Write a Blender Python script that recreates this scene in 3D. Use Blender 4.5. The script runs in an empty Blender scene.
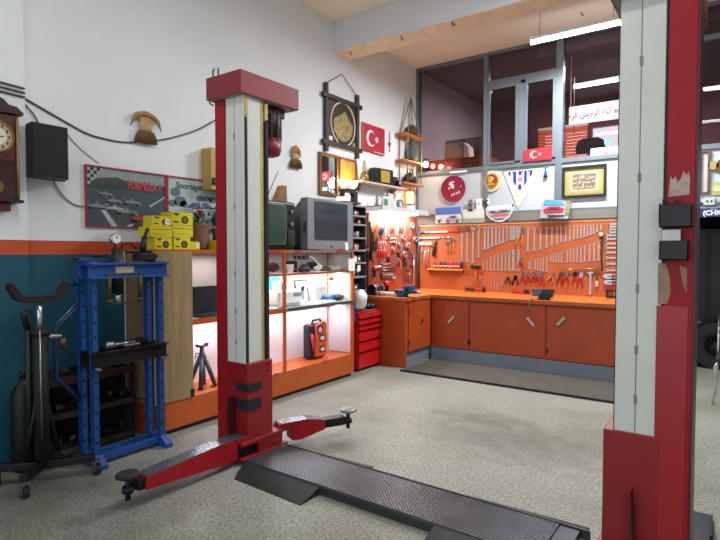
import bpy, bmesh, math, random, json
from mathutils import Vector, Matrix
random.seed(7)
PI=math.pi
COL=bpy.context.scene.collection
SC=bpy.context.scene
T=json.loads('''{"big":[[-3.347,1.771,1.326],[-3.262,1.787,1.321],[-3.173,1.839,1.283],[-3.083,1.888,1.374]],"top":[[-2.989,1.863,1.502],[-2.938,1.855,1.515],[-2.878,1.86,1.546],[-2.823,1.859,1.568],[-2.769,1.864,1.589],[-2.715,1.862,1.606],[-2.662,1.861,1.623],[-2.611,1.859,1.644],[-2.56,1.858,1.658],[-2.513,1.857,1.673],[-2.478,1.856,1.689],[-2.586,1.859,1.644],[-2.551,1.853,1.652],[-2.52,1.852,1.669],[-2.49,1.847,1.685]],"top2":[[-2.362,1.857,1.472],[-2.273,1.85,1.483],[-2.19,1.848,1.504],[-2.109,1.849,1.529],[-2.038,1.847,1.564],[-1.972,1.85,1.584],[-1.918,1.848,1.604],[-1.86,1.851,1.619],[-1.807,1.851,1.623],[-1.757,1.852,1.649],[-1.711,1.85,1.658],[-1.666,1.853,1.667],[-1.626,1.852,1.677],[-1.587,1.851,1.686],[-1.546,1.853,1.699],[-1.513,1.852,1.718],[-1.472,1.851,1.737],[-1.427,1.854,1.768]],"low":[[-3.008,1.364,1.226],[-2.955,1.387,1.22],[-2.897,1.431,1.217],[-2.842,1.449,1.212],[-2.786,1.458,1.213],[-2.734,1.48,1.214],[-2.678,1.491,1.211],[-2.623,1.508,1.208],[-2.561,1.53,1.209],[-2.492,1.551,1.206],[-2.569,1.523,1.213],[-2.489,1.557,1.215]],"low2":[[-2.348,1.371,1.254],[-2.318,1.381,1.244],[-2.258,1.399,1.235],[-2.225,1.408,1.231],[-2.185,1.42,1.222],[-2.151,1.435,1.21],[-2.102,1.452,1.207],[-2.051,1.465,1.357],[-2.015,1.477,1.353],[-1.979,1.485,1.35],[-1.944,1.489,1.346],[-1.908,1.498,1.342],[-1.836,1.534,1.343],[-1.795,1.546,1.352],[-1.753,1.558,1.349],[-1.711,1.568,1.345],[-1.664,1.582,1.346],[-1.617,1.593,1.35],[-1.557,1.607,1.355],[-1.502,1.624,1.364],[-1.448,1.655,1.368]],"side":[[-1.346,1.844],[-1.345,1.812],[-1.345,1.778],[-1.344,1.741],[-1.379,1.702],[-1.379,1.658],[-1.378,1.599],[-1.377,1.545],[-1.376,1.486],[-1.375,1.416],[-1.374,1.342],[-1.373,1.259]],"smallw":[[-2.89,1.144,0.989],[-2.839,1.141,0.943],[-2.798,1.142,0.927],[-2.73,1.131,0.991]],"torque":[[[-4.046,1.796],[-3.422,1.8]],[[-4.155,1.709],[-3.559,1.71]]],"mallet":[[[-4.018,1.621],[-4.016,1.294]],[[-3.897,1.62],[-3.896,1.509]]],"slide":[[-3.963,1.504],[-3.949,1.283]],"holster":[[-3.773,1.673],[-3.808,1.422]],"ham":[[[-3.584,1.625],[-3.589,1.486]],[[-3.531,1.654],[-3.54,1.479]],[[-3.478,1.681],[-3.487,1.479]]],"redh":[[-3.935,1.307],[-3.93,1.235]],"blk":[[-3.882,1.284],[-3.813,1.285]],"rack":[[-3.895,1.236],[-3.299,1.247]],"sd":[[[-3.776,1.344],[-3.765,1.121]],[[-3.719,1.345],[-3.707,1.122]],[[-3.672,1.345],[-3.661,1.123]],[[-3.626,1.346],[-3.614,1.125]],[[-3.588,1.346],[-3.576,1.126]],[[-3.539,1.347],[-3.528,1.127]],[[-3.499,1.347],[-3.487,1.128]],[[-3.459,1.348],[-3.447,1.129]],[[-3.419,1.348],[-3.407,1.13]],[[-3.379,1.349],[-3.368,1.131]]],"sdbig":[[-3.327,1.349],[-3.327,1.258]],"pl_orange":[[-2.421,1.837],[-2.5,1.551]],"pl_silver":[[-2.446,1.417],[-2.458,1.263]],"div":[[[-2.63,1.14],[-2.64,1.042]],[[-2.527,1.154],[-2.53,1.025]],[[-2.526,1.165],[-2.531,1.025]]],"pliers":[[[-2.419,1.21],[-2.417,1.061]],[[-2.346,1.212],[-2.344,1.064]],[[-2.27,1.214],[-2.269,1.077]],[[-2.229,1.215],[-2.227,1.078]],[[-2.156,1.216],[-2.154,1.018]]],"pliers2":[[[-2.0,1.22],[-2.069,1.063]],[[-1.91,1.222],[-1.934,1.057]],[[-1.832,1.234],[-1.849,1.06]],[[-1.73,1.236],[-1.733,1.064]],[[-1.646,1.238],[-1.675,1.026]]],"caliper":[[-1.541,1.236],[-1.537,0.938]],"brush":[[-1.463,1.212],[-1.461,1.045]],"bar":[[-1.921,1.256],[-1.427,1.282]],"gauge":[[-1.416,1.723],[-1.4,1.263]],"thammer":[[-3.121,1.273],[-3.183,0.989]],"hammer2":[[-3.047,1.196],[-3.04,0.984]],"hammer3":[[-3.28,0.951],[-2.981,0.959]],"redhor":[[[-2.574,0.963],[-2.326,0.973]],[[-2.574,0.932],[-2.326,0.948]]],"ringpl":[[[-1.39,1.185],[-1.247,1.185]],[[-1.385,1.11],[-1.245,1.111]]],"cclamp":[[-1.351,1.019],[-1.242,0.908]],"diag":[[[-3.447,1.853],[-3.142,1.876]],[[-3.434,1.825],[-3.13,1.849]],[[-3.422,1.8],[-3.118,1.824]]],"C":{"hose":[[6.123,1.887],[5.97,1.654]],"blue":[[6.242,1.863],[6.189,1.745]],"trowel":[[6.136,1.715],[6.124,1.555]],"redh":[[[6.21,1.643],[6.211,1.41]],[[6.269,1.644],[6.269,1.409]],[[6.328,1.645],[6.329,1.408]],[[6.391,1.646],[6.392,1.408]]],"wr":[[[6.418,1.87],[6.419,1.662]],[[6.488,1.873],[6.488,1.678]],[[6.573,1.907],[6.573,1.786]],[[6.688,1.896],[6.689,1.758]],[[6.747,1.93],[6.748,1.729]],[[6.837,1.918],[6.838,1.809]],[[6.959,1.907],[6.96,1.781]],[[6.059,1.526],[6.059,1.426]],[[7.312,1.889],[7.313,1.775]]],"chrome":[[6.899,1.714],[7.017,1.593],[6.931,1.458],[6.588,1.543],[6.295,1.726],[7.248,1.692],[7.149,1.899],[6.778,1.606]],"boxes":[[[6.545,1.702],[6.689,1.674]],[[6.545,1.649],[6.69,1.623]]],"dark":[[[7.055,1.625],[6.993,1.561]],[[6.734,1.497],[6.794,1.404]],[[7.152,1.481],[7.104,1.385]]]},"D":{"gun":[[6.014,1.246],[6.221,1.271]],"clamps":[[[6.914,1.229],[7.109,1.069]],[[6.068,1.252],[6.207,1.115]]],"sock":[[[6.606,1.131],[6.606,1.05]],[[6.652,1.129],[6.653,1.047]]],"bar":[[7.262,1.419],[7.266,0.922]],"box":[[6.278,1.199],[6.575,1.108]],"rods":[[[6.278,1.27],[6.714,1.262]],[[6.293,1.238],[6.699,1.226]],[[6.321,1.308],[6.651,1.339]]],"dk":[[[6.483,1.425],[6.468,1.345]],[[6.777,1.382],[6.745,1.341]],[[6.922,1.455],[6.907,1.271]],[[7.124,1.3],[7.228,1.281]],[[6.04,1.459],[6.027,1.398]],[[5.933,1.52],[5.928,1.309]],[[6.082,1.375],[6.082,1.352]]]}}''')

# ------------------------------------------------------------ materials
def lin(h):
    h=h.lstrip('#'); o=[]
    for i in (0,2,4):
        c=int(h[i:i+2],16)/255; o.append(c/12.92 if c<=.04045 else ((c+.055)/1.055)**2.4)
    return (*o,1)
MC={}
def mat(key,hexc='808080',rough=.5,metal=0.,var=.12,scale=8.,bump=0.,emit=0.,alpha=1.,spec=None,emitc=None,grime=None):
    if key in MC: return MC[key]
    m=bpy.data.materials.new(key); m.use_nodes=True; nt=m.node_tree; N=nt.nodes; L=nt.links
    b=N['Principled BSDF']; b.inputs['Roughness'].default_value=rough; b.inputs['Metallic'].default_value=metal
    if spec is not None: b.inputs['Specular IOR Level'].default_value=spec
    tc=N.new('ShaderNodeTexCoord'); nz=N.new('ShaderNodeTexNoise'); nz.inputs['Scale'].default_value=scale; nz.inputs['Detail'].default_value=5
    L.new(tc.outputs['Object'],nz.inputs['Vector'])
    cr=N.new('ShaderNodeValToRGB'); c=lin(hexc)
    cr.color_ramp.elements[0].position=.3; cr.color_ramp.elements[1].position=.7
    cr.color_ramp.elements[0].color=tuple(max(0,x*(1-var)) for x in c[:3])+(1,); cr.color_ramp.elements[1].color=tuple(min(1,x*(1+var)) for x in c[:3])+(1,)
    L.new(nz.outputs['Fac'],cr.inputs['Fac']); src=cr.outputs['Color']
    if grime:
        n2=N.new('ShaderNodeTexNoise'); n2.inputs['Scale'].default_value=grime[2]; n2.inputs['Detail'].default_value=8; n2.inputs['Roughness'].default_value=.7
        L.new(tc.outputs['Object'],n2.inputs['Vector'])
        r2=N.new('ShaderNodeValToRGB'); r2.color_ramp.elements[0].position=grime[1]; r2.color_ramp.elements[1].position=grime[1]+.12
        L.new(n2.outputs['Fac'],r2.inputs['Fac']); mx=N.new('ShaderNodeMixRGB'); mx.inputs[2].default_value=lin(grime[0])
        L.new(r2.outputs['Color'],mx.inputs[0]); L.new(src,mx.inputs[1]); src=mx.outputs['Color']
    L.new(src,b.inputs['Base Color'])
    if bump:
        bp=N.new('ShaderNodeBump'); bp.inputs['Strength'].default_value=bump; bp.inputs['Distance'].default_value=.01
        n3=N.new('ShaderNodeTexNoise'); n3.inputs['Scale'].default_value=scale*6; L.new(tc.outputs['Object'],n3.inputs['Vector'])
        L.new(n3.outputs['Fac'],bp.inputs['Height']); L.new(bp.outputs['Normal'],b.inputs['Normal'])
    if emit:
        b.inputs['Emission Color'].default_value=lin(emitc or hexc); b.inputs['Emission Strength'].default_value=emit
    MC[key]=m; return m
def wood(key,hexc,hex2,scale=3.,axis='Z',rough=.5):
    if key in MC: return MC[key]
    m=mat(key,hexc,rough); nt=m.node_tree; N=nt.nodes; L=nt.links; b=N['Principled BSDF']
    tc=N.new('ShaderNodeTexCoord'); mp=N.new('ShaderNodeMapping'); s=[14,14,14]; s['XYZ'.index(axis)]=1.; mp.inputs['Scale'].default_value=s
    L.new(tc.outputs['Object'],mp.inputs['Vector']); nz=N.new('ShaderNodeTexNoise'); nz.inputs['Scale'].default_value=scale; nz.inputs['Detail'].default_value=6
    L.new(mp.outputs['Vector'],nz.inputs['Vector']); cr=N.new('ShaderNodeValToRGB'); cr.color_ramp.elements[0].color=lin(hexc); cr.color_ramp.elements[1].color=lin(hex2)
    cr.color_ramp.elements[0].position=.35; cr.color_ramp.elements[1].position=.65
    L.new(nz.outputs['Fac'],cr.inputs['Fac']); L.new(cr.outputs['Color'],b.inputs['Base Color']); return m
def glassmat(key,tint='ffffff',refl=1.45):
    if key in MC: return MC[key]
    m=bpy.data.materials.new(key); m.use_nodes=True; nt=m.node_tree; N=nt.nodes; L=nt.links; N.clear()
    o=N.new('ShaderNodeOutputMaterial'); t=N.new('ShaderNodeBsdfTransparent'); t.inputs[0].default_value=lin(tint)
    g=N.new('ShaderNodeBsdfGlossy'); g.inputs['Roughness'].default_value=.01; f=N.new('ShaderNodeFresnel'); f.inputs['IOR'].default_value=refl
    x=N.new('ShaderNodeMixShader'); L.new(f.outputs[0],x.inputs[0]); L.new(t.outputs[0],x.inputs[1]); L.new(g.outputs[0],x.inputs[2]); L.new(x.outputs[0],o.inputs[0])
    MC[key]=m; return m
def flat(key,hexc,rough=.6): return mat(key,hexc,rough,0,.04,5)

# ------------------------------------------------------------ mesh builder
class MB:
    def __init__(s): s.bm=bmesh.new(); s.mi=0
    def _tag(s,faces,smooth=False):
        for f in faces: f.material_index=s.mi; f.smooth=smooth
    def box(s,x0,x1,y0,y1,z0,z1,bev=0.,rot=None,at=None,seg=2):
        r=bmesh.ops.create_cube(s.bm,size=1); vs=r['verts']
        c=Vector(((x0+x1)/2,(y0+y1)/2,(z0+z1)/2)); d=(abs(x1-x0),abs(y1-y0),abs(z1-z0))
        for v in vs: v.co=Vector((v.co.x*d[0],v.co.y*d[1],v.co.z*d[2]))
        fs=set(f for v in vs for f in v.link_faces)
        s._tag(fs)
        if bev>0:
            es=list(set(e for v in vs for e in v.link_edges)); bev=min(bev,min(d)*.45)
            q=bmesh.ops.bevel(s.bm,geom=es,offset=bev,segments=seg,profile=.5,affect='EDGES',clamp_overlap=True)
            fs=set(f for f in q['faces'])|set(f for f in fs if f.is_valid)
            vs=list(set(v for f in fs for v in f.verts)); s._tag(fs)
        M=Matrix.Translation(c)
        if rot is not None:
            p=Vector(at) if at else c
            M=Matrix.Translation(p)@rot.to_4x4()@Matrix.Translation(-p)@M
        for v in vs: v.co=M@v.co
        return s
    def cyl(s,p0,p1,r0,r1=None,seg=16,smooth=True):
        p0=Vector(p0);p1=Vector(p1); r1=r0 if r1 is None else r1
        d=p1-p0; q=Vector((0,0,1)).rotation_difference(d.normalized()).to_matrix()
        a=[];b=[]
        for i in range(seg):
            t=2*PI*i/seg; u=q@Vector((math.cos(t),math.sin(t),0)); a.append(s.bm.verts.new(p0+u*r0)); b.append(s.bm.verts.new(p1+u*r1))
        F=[s.bm.faces.new((a[i],a[(i+1)%seg],b[(i+1)%seg],b[i])) for i in range(seg)]; s._tag(F,smooth)
        s._tag([s.bm.faces.new(a[::-1]),s.bm.faces.new(b)]); return s
    def tube(s,pts,r,seg=8,closed=False):
        pts=[Vector(p) for p in pts]; n=len(pts); rings=[]
        rr=r if isinstance(r,(list,tuple)) else [r]*n
        up=None
        for i,p in enumerate(pts):
            if closed: d=pts[(i+1)%n]-pts[i-1]
            else: d=pts[min(i+1,n-1)]-pts[max(i-1,0)]
            d.normalize()
            if up is None: up=Vector((0,0,1)) if abs(d.z)<.9 else Vector((1,0,0))
            x=d.cross(up).normalized(); up=x.cross(d).normalized()
            rings.append([s.bm.verts.new(p+(x*math.cos(2*PI*k/seg)+up*math.sin(2*PI*k/seg))*rr[i]) for k in range(seg)])
        m=n if closed else n-1; F=[]
        for i in range(m):
            a=rings[i];b=rings[(i+1)%n]
            for k in range(seg): F.append(s.bm.faces.new((a[k],a[(k+1)%seg],b[(k+1)%seg],b[k])))
        s._tag(F,True)
        if not closed: s._tag([s.bm.faces.new(rings[0][::-1]),s.bm.faces.new(rings[-1])])
        return s
    def lathe(s,prof,c=(0,0,0),axis='Z',seg=24):
        M={'Z':Matrix.Identity(3),'Y':Matrix.Rotation(PI/2,3,'X'),'X':Matrix.Rotation(PI/2,3,'Y')}[axis]; c=Vector(c); rings=[]
        for r,z in prof:
            rings.append([s.bm.verts.new(c+M@Vector((max(r,1e-4)*math.cos(2*PI*k/seg),max(r,1e-4)*math.sin(2*PI*k/seg),z))) for k in range(seg)])
        F=[]
        for a,b in zip(rings,rings[1:]):
            for k in range(seg): F.append(s.bm.faces.new((a[k],a[(k+1)%seg],b[(k+1)%seg],b[k])))
        s._tag(F,True); s._tag([s.bm.faces.new(rings[0][::-1]),s.bm.faces.new(rings[-1])]); return s
    def prism(s,poly,y0,y1,plane='XZ',M=None):
        """extrude a 2D outline; XZ: (x,z) between y0..y1, XY: (x,y) between z, YZ: (y,z) between x"""
        def P(a,b,t):
            v={'XZ':(a,t,b),'XY':(a,b,t),'YZ':(t,a,b)}[plane]; v=Vector(v); return M@v if M else v
        a=[s.bm.verts.new(P(p[0],p[1],y0)) for p in poly]; b=[s.bm.verts.new(P(p[0],p[1],y1)) for p in poly]; n=len(poly)
        F=[s.bm.faces.new(a[::-1]),s.bm.faces.new(b)]+[s.bm.faces.new((a[i],a[(i+1)%n],b[(i+1)%n],b[i])) for i in range(n)]
        s._tag(F); return s
    def ring(s,cx,cz,ri,ro,y0,y1,seg=24,sx=1.,sz=1.,a0=0,a1=2*PI):
        full=abs(a1-a0-2*PI)<1e-6; n=seg if full else seg+1; R=[]
        for i in range(n):
            t=a0+(a1-a0)*i/seg; c,q=math.cos(t)*sx,math.sin(t)*sz
            R.append([s.bm.verts.new((cx+c*r,y,cz+q*r)) for r,y in ((ri,y0),(ro,y0),(ro,y1),(ri,y1))])
        F=[]
        for i in range(n if full else n-1):
            a,b=R[i],R[(i+1)%n]
            for k in range(4): F.append(s.bm.faces.new((a[k],a[(k+1)%4],b[(k+1)%4],b[k])))
        if not full: F+= [s.bm.faces.new(R[0]),s.bm.faces.new(R[-1][::-1])]
        s._tag(F); return s
    def disc(s,cx,cz,r,y0,y1,seg=24,sx=1.,sz=1.):
        return s.prism([(cx+math.cos(2*PI*i/seg)*r*sx,cz+math.sin(2*PI*i/seg)*r*sz) for i in range(seg)],y0,y1)
    def ball(s,c,r,sc=(1,1,1),seg=12,rot=None):
        q=bmesh.ops.create_uvsphere(s.bm,u_segments=seg,v_segments=max(6,seg*2//3),radius=r); c=Vector(c)
        for v in q['verts']:
            v.co=Vector((v.co.x*sc[0],v.co.y*sc[1],v.co.z*sc[2]))
            if rot: v.co=rot@v.co
            v.co+=c
        s._tag(set(f for v in q['verts'] for f in v.link_faces),True); return s
    def lump(s,c,r,sc=(1,1,1),amp=.25,seg=14,seed=1):
        rnd=random.Random(seed); q=bmesh.ops.create_icosphere(s.bm,subdivisions=3,radius=1); c=Vector(c)
        ph=[(Vector((rnd.uniform(-1,1),rnd.uniform(-1,1),rnd.uniform(-1,1)))*4,rnd.uniform(0,6)) for _ in range(6)]
        for v in q['verts']:
            d=v.co.normalized(); k=1+amp*sum(math.sin(d.dot(p)+f) for p,f in ph)/3
            v.co=Vector((d.x*sc[0],d.y*sc[1],d.z*sc[2]))*r*k+c
        s._tag(set(f for v in q['verts'] for f in v.link_faces),True); return s
    def poly(s,pts):
        f=s.bm.faces.new([s.bm.verts.new(p) for p in pts]); s._tag([f]); return s
    def m(s,i): s.mi=i; return s
    def mesh(s,name,mats):
        bmesh.ops.recalc_face_normals(s.bm,faces=s.bm.faces[:])
        me=bpy.data.meshes.new(name); s.bm.to_mesh(me); s.bm.free()
        for x in (mats if isinstance(mats,(list,tuple)) else [mats]): me.materials.append(x)
        return me
    def build(s,name,mats,parent=None,loc=(0,0,0),rot=(0,0,0)):
        o=bpy.data.objects.new(name,s.mesh(name,mats)); COL.objects.link(o); o.location=loc; o.rotation_euler=rot
        if parent: o.parent=parent
        return o
def tag(o,label=None,cat=None,group=None,kind=None):
    for k,v in (('label',label),('category',cat),('group',group),('kind',kind)):
        if v: o[k]=v
    return o
def thing(name,label,cat,loc=(0,0,0),rz=0.,group=None):
    o=bpy.data.objects.new(name,None); COL.objects.link(o); o.location=loc; o.rotation_euler=(0,0,rz); o.empty_display_size=.05
    return tag(o,label,cat,group)
def struct(o): o['kind']='structure'; return o
KIDS={}
def copy_tree(o,parent=None):
    c=o.copy(); COL.objects.link(c)
    if parent is not None: c.parent=parent
    for ch in [x for x in COL.objects if x.parent==o]: copy_tree(ch,c)
    return c
def text(body,size,m,parent,loc,rot=(PI/2,0,0),name='lettering',sx=1.,extrude=.001,shear=0.,align='CENTER',bold=0.):
    cu=bpy.data.curves.new('lettering','FONT'); cu.body=body; cu.size=size; cu.extrude=extrude; cu.align_x=align; cu.align_y='CENTER'; cu.shear=shear; cu.offset=bold; cu.resolution_u=3
    t=bpy.data.objects.new('lettering',cu); COL.objects.link(t); bpy.context.view_layer.update()
    me=bpy.data.meshes.new_from_object(t.evaluated_get(bpy.context.evaluated_depsgraph_get())); bpy.data.objects.remove(t); bpy.data.curves.remove(cu)
    me.materials.clear(); me.materials.append(m)
    for v in me.vertices: v.co.x*=sx
    o=bpy.data.objects.new(name,me); COL.objects.link(o); o.location=loc; o.rotation_euler=rot; o.parent=parent; return o
def star(cx,cz,r,rot=0.,k=.382):
    return [(cx+math.cos(PI/2+rot+i*PI/5)*(r if i%2==0 else r*k),cz+math.sin(PI/2+rot+i*PI/5)*(r if i%2==0 else r*k)) for i in range(10)]
def crescent(cx,cz,R,y0,y1,mb):
    # crescent open to the right: outer circle minus an inner one moved right
    r=R*.8; d=R*.25; a=math.acos((R*R+d*d-r*r)/(2*R*d)); b=math.acos((R*R-d*d-r*r)/(2*r*d)); n=20
    out=[(cx+R*math.cos(a+(2*PI-2*a)*i/n),cz+R*math.sin(a+(2*PI-2*a)*i/n)) for i in range(n+1)]
    inn=[(cx+d+r*math.cos(b+(2*PI-2*b)*i/n),cz+r*math.sin(b+(2*PI-2*b)*i/n)) for i in range(n+1)]
    for i in range(n): mb.prism([out[i],out[i+1],inn[i+1],inn[i]],y0,y1)
ORD='first second third fourth fifth sixth seventh eighth ninth tenth eleventh twelfth thirteenth fourteenth fifteenth sixteenth seventeenth eighteenth nineteenth twentieth twenty-first twenty-second'.split()

red=mat('lift_red','9c1420',.5,0,.1,6,.05,spec=.3,grime=('4a1218',.72,3)); red2=mat('carriage_red','8c1318',.45,0,.12,7,.05,grime=('3c1414',.7,4))
cap_red=mat('cap_red','84202f',.5,0,.08,4)
cream=mat('cover_cream','d3d5cb',.5,0,.05,3,.03,grime=('a5a894',.7,2.5)); yellowed=mat('yellowed_cream','b5a55e',.6,0,.25,5,grime=('6e5f2a',.62,6))
blk=mat('black_plastic','111214',.5,0,.2,10); rub=mat('black_rubber','15151a',.75,0,.25,12,.2); dkm=mat('dark_metal','26262a',.45,.6,.25,10,.1)
steel=mat('steel','9a9ca0',.3,.9,.15,14); chrome=mat('chrome','d0d2d6',.22,.85,.1,10); galv=mat('tread_edge','3f4347',.5,.5,.2,8)
blue=mat('press_blue','1a4a8e',.45,0,.15,8,.05); dblue=mat('dark_blue','15376a',.5,0,.2,8)
orange=mat('bench_orange','a8451c',.42,0,.1,3,.03,grime=('8a3414',.68,2)); orange2=mat('cabinet_orange','b6541e',.4,0,.08,3)
pegor=mat('peg_orange','ad582b',.55,0,.08,4,0,grime=('a4501f',.7,3)); pegdark=mat('peg_redbrown','8e3f28',.6,0,.15,6)
white=flat('white_paint','e6e6e2'); offw=mat('paper','eceae4',.7,0,.05,9); 
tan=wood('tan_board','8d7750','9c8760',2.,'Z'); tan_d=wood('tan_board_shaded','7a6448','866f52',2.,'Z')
# ------------------------------------------------------------ the room
WX=-4.15; BY=7.38
def wallmat():
    m=mat('left_wall_paint','d5d8d8',.7,0,.02,2,.03); nt=m.node_tree; N=nt.nodes; L=nt.links; b=N['Principled BSDF']
    g=N.new('ShaderNodeNewGeometry'); sp=N.new('ShaderNodeSeparateXYZ'); L.new(g.outputs['Position'],sp.inputs[0])
    cr=N.new('ShaderNodeValToRGB'); cr.color_ramp.interpolation='CONSTANT'; mr=N.new('ShaderNodeMath'); mr.operation='DIVIDE'; mr.inputs[1].default_value=4.4
    L.new(sp.outputs['Z'],mr.inputs[0]); L.new(mr.outputs[0],cr.inputs['Fac'])
    e=cr.color_ramp.elements; e[0].position=0; e[0].color=lin('0b4d60'); e[1].position=1.468/4.4; e[1].color=lin('c24d24')
    q=e.new(1.572/4.4); q.color=lin('e4e7e9')
    old=b.inputs['Base Color'].links[0].from_socket; mx=N.new('ShaderNodeMixRGB'); mx.blend_type='MULTIPLY'; mx.inputs[0].default_value=1
    n=N.new('ShaderNodeTexNoise'); n.inputs['Scale'].default_value=1.5; n.inputs['Detail'].default_value=6; r=N.new('ShaderNodeValToRGB'); r.color_ramp.elements[0].color=(.86,.87,.88,1); r.color_ramp.elements[1].position=.6
    L.new(g.outputs['Position'],n.inputs['Vector']); L.new(n.outputs['Fac'],r.inputs['Fac']); L.new(cr.outputs['Color'],mx.inputs[1]); L.new(r.outputs['Color'],mx.inputs[2]); L.new(mx.outputs[0],b.inputs['Base Color'])
    return m
wm=wallmat()
def floormat():
    m=bpy.data.materials.new('terrazzo_floor'); m.use_nodes=True; nt=m.node_tree; N=nt.nodes; L=nt.links; b=N['Principled BSDF']; b.inputs['Roughness'].default_value=.38
    b.inputs['Specular IOR Level'].default_value=.35
    g=N.new('ShaderNodeNewGeometry')
    v=N.new('ShaderNodeTexNoise'); v.inputs['Scale'].default_value=55; v.inputs['Detail'].default_value=3; v.inputs['Roughness'].default_value=.8; L.new(g.outputs['Position'],v.inputs['Vector'])
    c1=N.new('ShaderNodeValToRGB'); c1.color_ramp.elements[0].color=lin('55564e'); c1.color_ramp.elements[1].color=lin('a0a197'); c1.color_ramp.elements[0].position=.33; c1.color_ramp.elements[1].position=.58
    L.new(v.outputs['Fac'],c1.inputs['Fac'])
    n=N.new('ShaderNodeTexNoise'); n.inputs['Scale'].default_value=.7; n.inputs['Detail'].default_value=4; n.inputs['Roughness'].default_value=.5; L.new(g.outputs['Position'],n.inputs['Vector'])
    c2=N.new('ShaderNodeValToRGB'); c2.color_ramp.elements[0].position=.3; c2.color_ramp.elements[0].color=lin('d2d0c6'); c2.color_ramp.elements[1].position=.55; c2.color_ramp.elements[1].color=(1,1,1,1); L.new(n.outputs['Fac'],c2.inputs['Fac'])
    x=N.new('ShaderNodeMixRGB'); x.blend_type='MULTIPLY'; x.inputs[0].default_value=1; L.new(c1.outputs['Color'],x.inputs[1]); L.new(c2.outputs['Color'],x.inputs[2])
    # dark smudges: soft, noisy patches of darker colour
    prev=x.outputs[0]
    for (cx,cy,sx,sy,k) in ((-1.35,4.1,1.1,.55,.5),(-1.9,4.5,.5,.25,.4),(-3.0,1.4,1.3,.8,.45),(-2.55,3.2,.22,.1,.45)):
        mp=N.new('ShaderNodeMapping'); mp.inputs['Location'].default_value=(-cx/sx,-cy/sy,0); mp.inputs['Scale'].default_value=(1/sx,1/sy,1); L.new(g.outputs['Position'],mp.inputs['Vector'])
        le=N.new('ShaderNodeVectorMath'); le.operation='LENGTH'; L.new(mp.outputs[0],le.inputs[0])
        n4=N.new('ShaderNodeTexNoise'); n4.inputs['Scale'].default_value=6; n4.inputs['Detail'].default_value=8; L.new(g.outputs['Position'],n4.inputs['Vector'])
        ad=N.new('ShaderNodeMath'); ad.operation='MULTIPLY_ADD'; ad.inputs[1].default_value=1.6; ad.inputs[2].default_value=-.8; L.new(n4.outputs['Fac'],ad.inputs[0])
        a2=N.new('ShaderNodeMath'); a2.operation='ADD'; L.new(ad.outputs[0],a2.inputs[0]); L.new(le.outputs['Value'],a2.inputs[1])
        r=N.new('ShaderNodeMapRange'); r.inputs['From Min'].default_value=.1; r.inputs['From Max'].default_value=1.1; r.inputs['To Min'].default_value=k; r.inputs['To Max'].default_value=0; L.new(a2.outputs[0],r.inputs['Value'])
        mx=N.new('ShaderNodeMixRGB'); mx.inputs[2].default_value=lin('4c4a40'); L.new(r.outputs[0],mx.inputs[0]); L.new(prev,mx.inputs[1]); prev=mx.outputs[0]
    L.new(prev,b.inputs['Base Color'])
    n5=N.new('ShaderNodeTexNoise'); n5.inputs['Scale'].default_value=5; L.new(g.outputs['Position'],n5.inputs['Vector']); rr=N.new('ShaderNodeMapRange'); rr.inputs['To Min'].default_value=.3; rr.inputs['To Max'].default_value=.62; L.new(n5.outputs['Fac'],rr.inputs['Value']); L.new(rr.outputs[0],b.inputs['Roughness'])
    return m
struct(MB().box(-4.3,4.2,-3.2,9.2,-.1,0).build('floor',floormat()))
ceilm=mat('ceiling_paint','f0e4d2',.8,0,.04,1.5); beamm=mat('beam_paint','d9dadd',.8,0,.03,2)
struct(MB().box(-4.3,4.2,-3.2,7.5,4.36,4.5).build('ceiling',ceilm))
struct(MB().box(-4.149,4.2,5.28,5.60,3.985,4.359).m(1).box(-4.149,4.2,5.28,5.60,3.98,3.9849).build('trim_1',[beamm,mat('beam_underside','e8d4b8',.8)]))
struct(MB().box(-4.3,-4.15,-3.2,10.1,-.05,4.5).build('wall_left',wm))
struct(MB().box(-4.149,-4.10,-3.2,1.705,0,4.359).build('trim_2',wm))
struct(MB().box(4.0,4.15,-3.2,10.1,-.05,4.5).build('wall_right',mat('right_wall_paint','cfd0cc',.8)))
panel=mat('partition_panel','b2b9c0',.45,0,.05,2); alu=mat('partition_alu','6d767e',.4,.3,.06,6)
# partition under the office windows, with the opening on the far side of the bench
b=MB(); b.box(-4.149,-1.0,BY,BY+.08,0,2.70); b.box(-1.0,1.4,BY,BY+.08,2.0,2.70); b.box(1.4,3.99,BY,BY+.08,0,2.70); b.box(-4.149,3.99,BY,BY+.08,4.33,4.36)
struct(b.build('wall_back',panel))
# aluminium framework
b=MB(); 
for x,z0,z1,w in ((-3.0,2.05,4.33,.034),(-1.97,2.05,4.33,.045),(-1.0,2.0,4.33,.05),(-.52,2.0,4.33,.025),(.9,2.0,4.33,.05),(2.4,0,4.33,.05),(-4.13,1.9,4.33,.02)): b.box(x-w,x+w,BY-.03,BY+.085,z0,z1,.004)
for z,h in ((2.71,.03),(2.06,.015),(4.335,.02)): b.box(-4.149,3.99,BY-.025,BY+.082,z-h,z+h,.003)
b.box(-2.97,-1.93,BY-.028,BY+.083,3.83,3.95,.004); b.box(-2.49,-2.42,BY-.028,BY+.083,2.72,3.88,.004); b.box(-.95,3.9,BY-.026,BY+.083,3.93,3.99)
for x0,x1 in ((-2.96,-2.93),(-2.56,-2.48),(-2.43,-2.39),(-2.05,-2.01)): b.box(x0,x1,BY-.036,BY-.026,2.77,3.83)
for x0,x1 in ((-2.93,-2.57),(-2.39,-2.05)): b.box(x0,x1,BY-.036,BY-.026,2.745,2.775); b.box(x0,x1,BY-.036,BY-.026,3.81,3.835)
struct(b.build('trim_3',alu))
struct(MB().box(-4.14,-1.05,BY-.035,BY-.001,1.93,2.045).build('trim_4',mat('ledge_band','77756c',.6,0,.15,3)))
glass=glassmat('window_glass','f2e8ec',1.45)
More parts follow.
